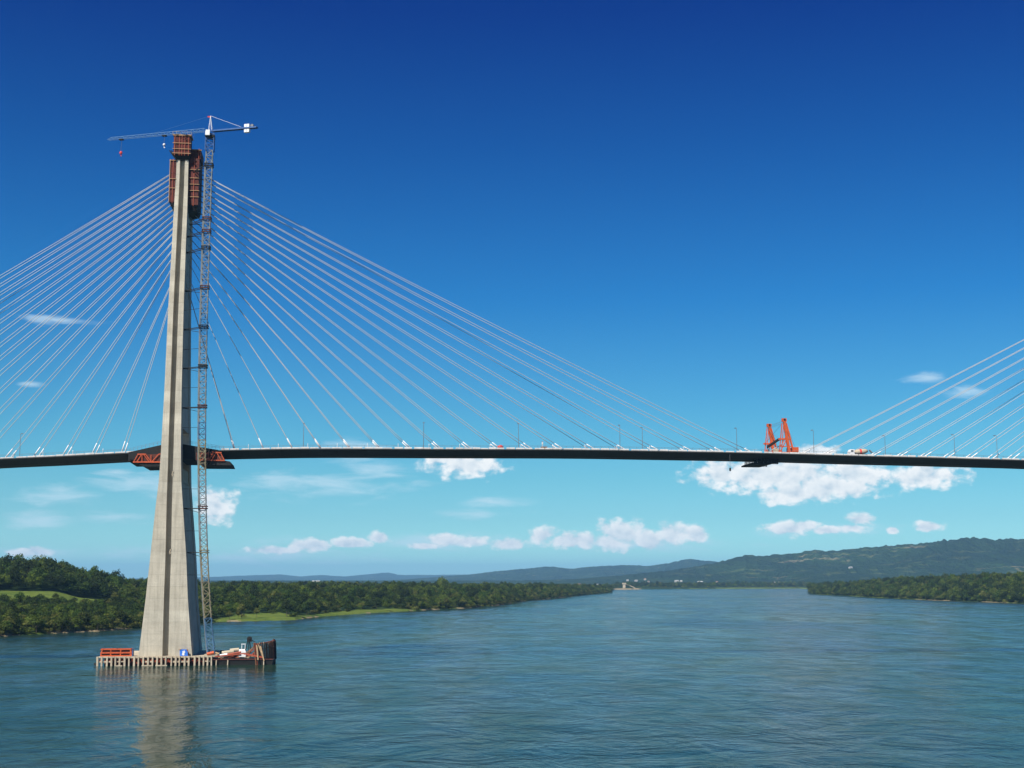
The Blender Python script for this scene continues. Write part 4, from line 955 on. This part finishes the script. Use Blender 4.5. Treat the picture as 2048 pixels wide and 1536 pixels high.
# white cloths caught in the pylon groove
for (x, y, lab) in ((345.5,949,'white cloth hanging high in the pylon groove just below the deck'),(340.5,1104,'white cloth hanging low in the pylon groove near the tree line')):
    z_ = ont(x, y, -14)[2]; tt = tf(z_); c = thing('hanging_cloth', lab, 'cloth', (pc(z_)+.3, tt+.1, z_-.9), 'white cloths in the pylon groove')
    vs = []; fs = []
    for j in range(6):
        for i in range(4): vs.append((ont(x,y,tt)[0]-.3+(.22-.02*j)*i+.12*math.sin(j*1.3+i*.6), tt-.12+.10*math.sin(i*2.2+j), z_+.8-(.30+.05*math.sin(i*2))*j))
    for j in range(5):
        for i in range(3): fs.append((j*4+i, j*4+i+1, (j+1)*4+i+1, (j+1)*4+i))
    MB().add(vs, fs).build('fabric', 'cream_concrete', c)

# ------------------------------------------------------------------ trees
def crown_mesh(name, mat, lobes, nq, size, seed, flat=1.0):
    r = np.random.default_rng(seed); vs = []; fs = []; tone = []
    vol = np.array([l[3]*l[4]*l[5] for l in lobes]); pr = vol**.67; pr /= pr.sum()
    cnt = r.multinomial(nq, pr)
    for (cx, cy, cz, rx, ry, rz), n in zip(lobes, cnt):
        lt = r.uniform(-.18, .18)
        for _ in range(n):
            d = r.normal(size=3); d /= np.linalg.norm(d)
            if d[2] < -.5: d[2] *= -.6
            q = r.uniform(.45, 1.12)**.6 if r.random() > .06 else r.uniform(1.1, 1.35)
            c = np.array([cx+d[0]*rx*q, cy+d[1]*ry*q, cz+d[2]*rz*q])
            nrm = d*np.array([1/rx,1/ry,1/rz]); nrm /= np.linalg.norm(nrm); nrm = nrm + r.normal(size=3)*.55 + np.array([0,0,.25]); nrm /= np.linalg.norm(nrm)
            a = np.cross(nrm, r.normal(size=3)); a /= np.linalg.norm(a); b = np.cross(nrm, a)
            s = size*r.uniform(.6, 1.35); e = r.uniform(.5, .9); b0 = len(vs)
            bend = nrm*s*.18
            vs += [tuple(c-a*s), tuple(c-b*s*e+bend), tuple(c+a*s), tuple(c+b*s*e+bend)]; fs.append((b0, b0+1, b0+2, b0+3))
            tv = np.clip(.5+lt+r.normal()*.16, 0, 1); tone += [tv]*4
    me = bpy.data.meshes.new(name); me.from_pydata(vs, [], fs); me.materials.append(MAT[mat])
    at = me.attributes.new('tone', 'FLOAT', 'POINT'); at.data.foreach_set('value', np.array(tone, np.float32)); return me
def trunk_mesh(name, h, r, limbs, seed):
    rr = random.Random(seed); m = MB(); m.tube([(0,0,-.6),(.03*h*rr.uniform(-1,1),.02*h,h*.5),(.05*h*rr.uniform(-1,1),0,h)], [r,r*.75,r*.4], 6)
    for i in range(limbs):
        z0_ = h*rr.uniform(.45,.9); a = 2*math.pi*i/limbs+rr.uniform(-.4,.4); l = h*rr.uniform(.3,.5)
        m.tube([(0,0,z0_),(math.cos(a)*l*.5,math.sin(a)*l*.5,z0_+l*.45),(math.cos(a)*l,math.sin(a)*l,z0_+l*.8)], [r*.45,r*.3,r*.12], 5)
    return m.mesh(name, 'bark')
def lob(seed, n, R_, z0_, z1_, rl):
    r = random.Random(seed); out_ = []; n += 5
    for i in range(n):
        a = 2*math.pi*i/n*2.4+r.uniform(-.5,.5); q = r.uniform(.2,1.15)*R_; zz = z0_+(z1_-z0_)*r.uniform(0,1)*(1-.4*q/R_)
        s = rl*r.choice((.38,.5,.6,.75,.95,1.15)); out_.append((math.cos(a)*q, math.sin(a)*q, zz, s, s*r.uniform(.85,1.15), s*r.uniform(.65,.95)))
    out_.append((0,0,(z0_+z1_)/2+.2*(z1_-z0_),rl*1.15,rl*1.15,rl)); return out_
VAR = []       # unit: a tree about 10 m high
VAR.append(('broad', crown_mesh('crown_a','leaf_dark',lob(1,8,3.6,4.2,7.6,2.3),620,.46,11), trunk_mesh('trunk_a',5.5,.28,5,1)))
VAR.append(('round', crown_mesh('crown_b','leaf_mid',lob(2,7,2.9,4.0,8.0,2.2),560,.46,12), trunk_mesh('trunk_b',5.2,.24,4,2)))
VAR.append(('tall', crown_mesh('crown_c','leaf_dark',lob(3,7,2.0,4.0,9.2,1.9),520,.44,13), trunk_mesh('trunk_c',7.0,.24,5,3)))
VAR.append(('pale', crown_mesh('crown_d','leaf_pale',lob(4,7,2.8,3.6,7.0,2.0),480,.42,14), trunk_mesh('trunk_d',4.8,.2,5,4)))
VAR.append(('loose', crown_mesh('crown_e','leaf_mid',lob(5,9,3.4,3.2,8.8,1.5),420,.42,15), trunk_mesh('trunk_e',6.4,.2,7,5)))
VAR.append(('shrub', crown_mesh('crown_f','leaf_mid',lob(6,7,2.6,1.0,3.2,1.7),420,.40,16), trunk_mesh('trunk_f',2.2,.12,5,6)))
VAR.append(('paleshrub', crown_mesh('crown_g','leaf_pale',lob(7,7,2.8,0.9,2.6,1.5),380,.38,17), trunk_mesh('trunk_g',1.8,.10,5,7)))
KIND = {'broad':'broad dark green tree','round':'rounded green tree','tall':'tall narrow dark green tree','pale':'pale yellow-green tree','loose':'loose-crowned green tree','shrub':'low green bush','paleshrub':'low pale green bush'}
pts = []       # (X, Y, Z, var, scale, rot, px, e)
def place(x_lo, x_hi, e_lo, e_hi, n, seed, var_p, sc_lo, sc_hi, dmin=5.0, filt=None):
    r = np.random.default_rng(seed); grid = {}; got = 0; M = n*3
    u = r.uniform(x_lo, x_hi, M); azs_ = np.arctan((u-CX)/(F*(CPI+(HOR-CY)/F*SPI))); es = r.uniform(0, 1, M)**1.25*(e_hi-e_lo)+e_lo
    dd = dshore(azs_)+es; xs = azx(azs_); bad = clearing(xs, es) | (grassbank(xs, es) & (r.random(M) > .012))
    vv = r.choice(len(VAR), M, p=var_p); be = r.beta(1.3, 1.9, M); big = r.random(M) < .05; rot = r.uniform(0, 6.28, M)
    for i in range(M):
        if got >= n: break
        x, e, d = float(xs[i]), float(es[i]), float(dd[i])
        if bad[i] or (filt and not filt(x, e, d)): continue
        X, Y = d*math.sin(azs_[i]), d*math.cos(azs_[i]); key = (int(X//dmin), int(Y//dmin))
        if key in grid: continue
        grid[key] = 1; got += 1
        pts.append([X, Y, 0, int(vv[i]), sc_lo+(sc_hi-sc_lo)*be[i]*1.3*(1.25 if big[i] else 1), rot[i], x, e, d])
wood = [.26,.22,.14,.12,.16,.06,.04]; shore = [.03,.10,.03,.16,.10,.24,.34]
# shoreline scrub
place(-60, 420, 1, 26, 330, 1, shore, .55, 1.0, 3.6); place(400, 1225, 2, 40, 640, 2, shore, .55, 1.05, 4.5, lambda x, e, d: True)
place(1618, 2110, 1, 30, 420, 3, [.22,.26,.05,.10,.12,.15,.10], .75, 1.1, 5.0)
# woods
place(-80, 330, 14, 214, 2300, 4, [.42,.14,.18,.05,.14,.05,.02], .42, .70, 4.8)
place(-80, 235, 300, 560, 950, 5, [.45,.22,.15,.03,.12,.02,.01], .95, 1.45, 7.5)
place(225, 420, 200, 800, 1000, 6, wood, .6, 1.05, 7.5)
place(330, 860, 30, 620, 3900, 7, [.34,.20,.14,.08,.16,.05,.03], .52, .95, 7.2)
place(860, 1230, 12, 700, 2300, 8, wood, .6, 1.0, 9.0)
place(1618, 2120, 8, 420, 3000, 9, wood, .85, 1.35, 7.5)
place(1618, 2120, 300, 900, 700, 10, wood, .9, 1.3, 11)
place(200, 1230, 600, 2400, 3000, 11, [.34,.22,.12,.08,.16,.05,.03], .7, 1.15, 20)
place(1230, 1622, 60, 1500, 1500, 12, wood, 1.0, 1.7, 20, lambda x, e, d: not (x < 1300 and e < 200) and not (x > 1430 and e < 165))
place(1618, 2120, 900, 3000, 700, 13, wood, 1.0, 1.5, 28)
# grass banks: single bushes
place(430, 820, 20, 160, 26, 14, [0,.1,0,.1,.1,.4,.3], .5, .9, 8)
place(0, 225, 222, 312, 7, 15, [.3,.4,0,.1,.2,0,0], .5, .8, 14, None)
pa_ = np.array(pts)
zz_, _ = height(np.arctan2(pa_[:,0], pa_[:,1]), np.hypot(pa_[:,0], pa_[:,1])); pa_[:,2] = zz_-.25
# single trees that stand out on the skyline
def solo(x, d, v, sc, label, extra=0.0):
    az_ = xaz(x); X, Y = d*math.sin(az_), d*math.cos(az_)
    return (X, Y, hz(X, Y)-.3+extra, v, sc, random.uniform(0,6), x, 400, d, label)
solos = [solo(146,1180,4,1.5,'feathery lone tree standing above the wood left of the pylon'), solo(105,1185,2,1.75,'spindly tall tree at the right end of the hilltop wood'),
         solo(12,1170,0,1.75,'big domed dark tree at the left edge of the hilltop'), solo(55,1175,0,1.75,'broad dark tree in the middle of the hilltop skyline'),
         solo(885,2050,1,1.85,'single round tree rising above the far end of the left bank wood'), solo(1906,2000,4,1.55,'tall pale-topped tree rising above the right bank wood'),
         solo(60,942,0,.95,'small dark tree standing alone in front of the grass clearing'), solo(575,1040,2,1.35,'tall dark tree behind the bright grass bank')]
# apparent size decides which 300 are built one by one
vis = pa_[:,4]*10/pa_[:,8]*(1.0 - .0022*np.clip(pa_[:,7], 0, 300))
vis[(pa_[:,6] < 0) | (pa_[:,6] > 2048)] = 0
order = np.argsort(-vis); ind = order[:292]; rest = order[292:]
def zone(x, e):
    if x < 420 and e > 216: return 'on the hill behind the clearing'
    if x < 420:
        w = 'far left' if x < 130 else 'mid left' if x < 270 else 'behind the pylon'
        return ('on the left shore, ' if e < 26 else 'in the wood below the clearing, ')+w
    if x < 1225: return ('on the left shore' if e < 26 else 'in the left bank wood')+' right of the pylon'
    return 'on the wooded right bank'
def plant(X, Y, Zv, v, sc, rot, label, group):
    kind, cm, tm = VAR[int(v)]; nm = {'shrub':'bush','paleshrub':'bush'}.get(kind, 'tree')
    o = bpy.data.objects.new(nm, None); COL.objects.link(o); o.location = (X, Y, Zv); o.rotation_euler = (0,0,rot); o.scale = (sc*random.uniform(.85,1.15), sc, sc*random.uniform(.8,1.3))
    tag(o, label, nm, group); obj('crown', cm, o); obj('trunk', tm, o)
for i in ind:
    X, Y, Zv, v, sc, rot, x, e, d = pa_[i]; kd = VAR[int(v)][0]; zn = zone(x, e)
    plant(X, Y, Zv, v, sc, rot, 'one of many: '+KIND[kd]+' '+zn if False else KIND[kd]+' '+zn, KIND[kd]+('es ' if 'bush' in KIND[kd] else 's ')+zn)
for (X, Y, Zv, v, sc, rot, x, e, d, lab) in solos: plant(X, Y, Zv, v, sc, rot, lab, None)
# everything smaller or hidden deeper in the woods: instanced on points
def forest(name, idx, label):
    src = bpy.data.collections.new('tree_sources')
    for kind, cm, tm in VAR:
        so = bpy.data.objects.new('source_'+kind, cm); src.objects.link(so)
    P_ = pa_[idx]; me = bpy.data.meshes.new(name); me.from_pydata([tuple(p) for p in P_[:, :3]], [], [])
    for an, col_, ty in (('vi', P_[:,3].astype(np.int32), 'INT'), ('sc', P_[:,4].astype(np.float32), 'FLOAT'), ('zs', (P_[:,4]*np.random.default_rng(5).uniform(.75,1.4,len(P_))).astype(np.float32), 'FLOAT'), ('rt', P_[:,5].astype(np.float32), 'FLOAT')):
        me.attributes.new(an, ty, 'POINT').data.foreach_set('value', col_)
    o = obj(name, me); tag(o, label, 'wood', None, 'stuff')
    ng = bpy.data.node_groups.new(name, 'GeometryNodeTree'); ng.interface.new_socket('Geometry', in_out='INPUT', socket_type='NodeSocketGeometry'); ng.interface.new_socket('Geometry', in_out='OUTPUT', socket_type='NodeSocketGeometry')
    gi = ng.nodes.new('NodeGroupInput'); go = ng.nodes.new('NodeGroupOutput')
    iop = ng.nodes.new('GeometryNodeInstanceOnPoints'); cur = None
    gj = ng.nodes.new('GeometryNodeJoinGeometry')
    def attr(nm, ty):
        a = ng.nodes.new('GeometryNodeInputNamedAttribute'); a.data_type = ty; a.inputs[0].default_value = nm; return a.outputs[0]
    for k2, (kind, cm, tm) in enumerate(VAR):
        oi = ng.nodes.new('GeometryNodeObjectInfo'); oi.inputs[0].default_value = src.objects['source_'+kind] if 'source_'+kind in src.objects else src.objects[k2]
        iop = ng.nodes.new('GeometryNodeInstanceOnPoints')
        cmp = ng.nodes.new('FunctionNodeCompare'); cmp.data_type = 'INT'; cmp.operation = 'EQUAL'; ng.links.new(attr('vi','INT'), cmp.inputs[2]); cmp.inputs[3].default_value = k2
        ng.links.new(cmp.outputs[0], iop.inputs['Selection']); ng.links.new(gi.outputs[0], iop.inputs['Points']); ng.links.new(oi.outputs['Geometry'], iop.inputs['Instance'])
        cx = ng.nodes.new('ShaderNodeCombineXYZ'); ng.links.new(attr('rt','FLOAT'), cx.inputs[2])
        e2r = ng.nodes.new('FunctionNodeEulerToRotation'); ng.links.new(cx.outputs[0], e2r.inputs[0]); ng.links.new(e2r.outputs[0], iop.inputs['Rotation'])
        cs = ng.nodes.new('ShaderNodeCombineXYZ'); ng.links.new(attr('sc','FLOAT'), cs.inputs[0]); ng.links.new(attr('sc','FLOAT'), cs.inputs[1]); ng.links.new(attr('zs','FLOAT'), cs.inputs[2]); ng.links.new(cs.outputs[0], iop.inputs['Scale'])
        ng.links.new(iop.outputs[0], gj.inputs[0])
    ng.links.new(gj.outputs[0], go.inputs[0])
    md = o.modifiers.new('scatter', 'NODES'); md.node_group = ng
xr = pa_[rest][:,6]; dr = pa_[rest][:,8]
forest('left_bank_wood', rest[(xr < 1228) & (dr < 4400)], 'dense green wood covering the left bank')
forest('right_bank_wood', rest[(xr >= 1615) & (dr < 4300)], 'dense green wood covering the right bank')
forest('far_plain_wood', rest[((xr >= 1228) & (xr < 1615)) | ((xr >= 1615) & (dr >= 4300)) | ((xr < 1228) & (dr >= 4400))], 'distant belt of trees on the far shore')

# ------------------------------------------------------------------ small houses on the far plain
def house(x, d, w, dp, hgt, roofmat, label, group, rot):
    az_ = xaz(x); X, Y = d*math.sin(az_), d*math.cos(az_); z_ = hz(X, Y)
    o = thing('house', label, 'house', (X, Y, z_), group, frame=False); o['_o'] = [0,0,0]; o.rotation_euler = (0,0,rot)
    MB().box((-w/2,-dp/2,-2),(w/2,dp/2,hgt)).build('wall', 'house_wall', o)
    MB().prism([(-dp/2-.5,hgt),(dp/2+.5,hgt),(0,hgt+dp*.3)], 0, -w/2-.5, w/2+.5).build('roof', roofmat, o)
    for s_ in (-.25,.25): MB().box((w*s_-w*.07,-dp/2-.06,hgt*.3),(w*s_+w*.07,-dp/2+.02,hgt*.75)).build('window', 'glass', o)
    MB().box((-w*.05,-dp/2-.07,-2),(w*.05,-dp/2+.02,hgt*.62)).build('door', 'timber', o)
hs_ = [(1118,5300,16,'w'),(1141,5200,14,'w'),(1158,5600,22,'r'),(1196,5300,18,'w'),(1212,5500,14,'r'),(1262,6100,26,'w'),(1272,6400,20,'w'),(1283,6000,18,'w'),(1297,6300,14,'r'),(1322,6000,22,'r'),
       (1353,6200,26,'w'),(1362,6300,18,'w'),(1400,6100,34,'w'),(1434,5900,14,'r'),(1554,5600,40,'w'),(1702,6500,26,'w'),(1640,5200,20,'r'),(632,3900,30,'w'),(1255,6600,16,'w'),(1290,6700,16,'r')]
for x, d, w, kd in hs_:
    lab = ('tiny white-roofed house among trees on the far plain' if kd == 'w' else 'tiny red-roofed house among trees on the far plain')
    if x == 1554: lab = 'wide white shed on the far plain below the hills'
    if x == 632: lab = 'small white house peeping above the left bank wood'
    house(x, d+(700 if x != 632 else 0), w*.7, w*.4, 6.0 if x != 632 else 17, 'pale_roof' if kd == 'w' else 'roof_tile', lab, None if x in (1554, 632) else 'tiny houses on the far plain, '+('white roofs' if kd == 'w' else 'red roofs'), random.uniform(-.5,.5))
az_ = xaz(1248); X, Y = 4420*math.sin(az_), 4420*math.cos(az_)
wt_ = thing('gravel_plant', 'pale tower of a gravel works on the sandy far shore', 'tower', (X, Y, hz(X, Y)), None, frame=False); wt_['_o'] = [0,0,0]
MB().box((-4,-4,-1),(4,4,12)).build('tower_body','cream_concrete',wt_); MB().box((-6,-5,12),(6,5,16)).build('hopper','cream_concrete',wt_); MB().beam((5,0,13),(34,0,1),2.2).build('conveyor','cream_concrete',wt_)

# ------------------------------------------------------------------ haze
hb = MB().box((-37000,-37000,-6.5),(37000,37000,420))
m, nt, b = base_mat('haze_air'); nt.nodes.remove(b)
pvol = N(nt, 'ShaderNodeVolumePrincipled'); pvol.inputs['Color'].default_value = (0.31, 0.66, 1.0, 1); pvol.inputs['Density'].default_value = 4.0e-5; pvol.inputs['Anisotropy'].default_value = 0.0
L(nt, pvol.outputs[0], nt.nodes['Material Output'].inputs['Volume'])
tag(hb.build('haze', 'haze_air'), None, None, None, 'stuff')
for o in bpy.data.objects:
    if '_o' in o.keys(): del o['_o']
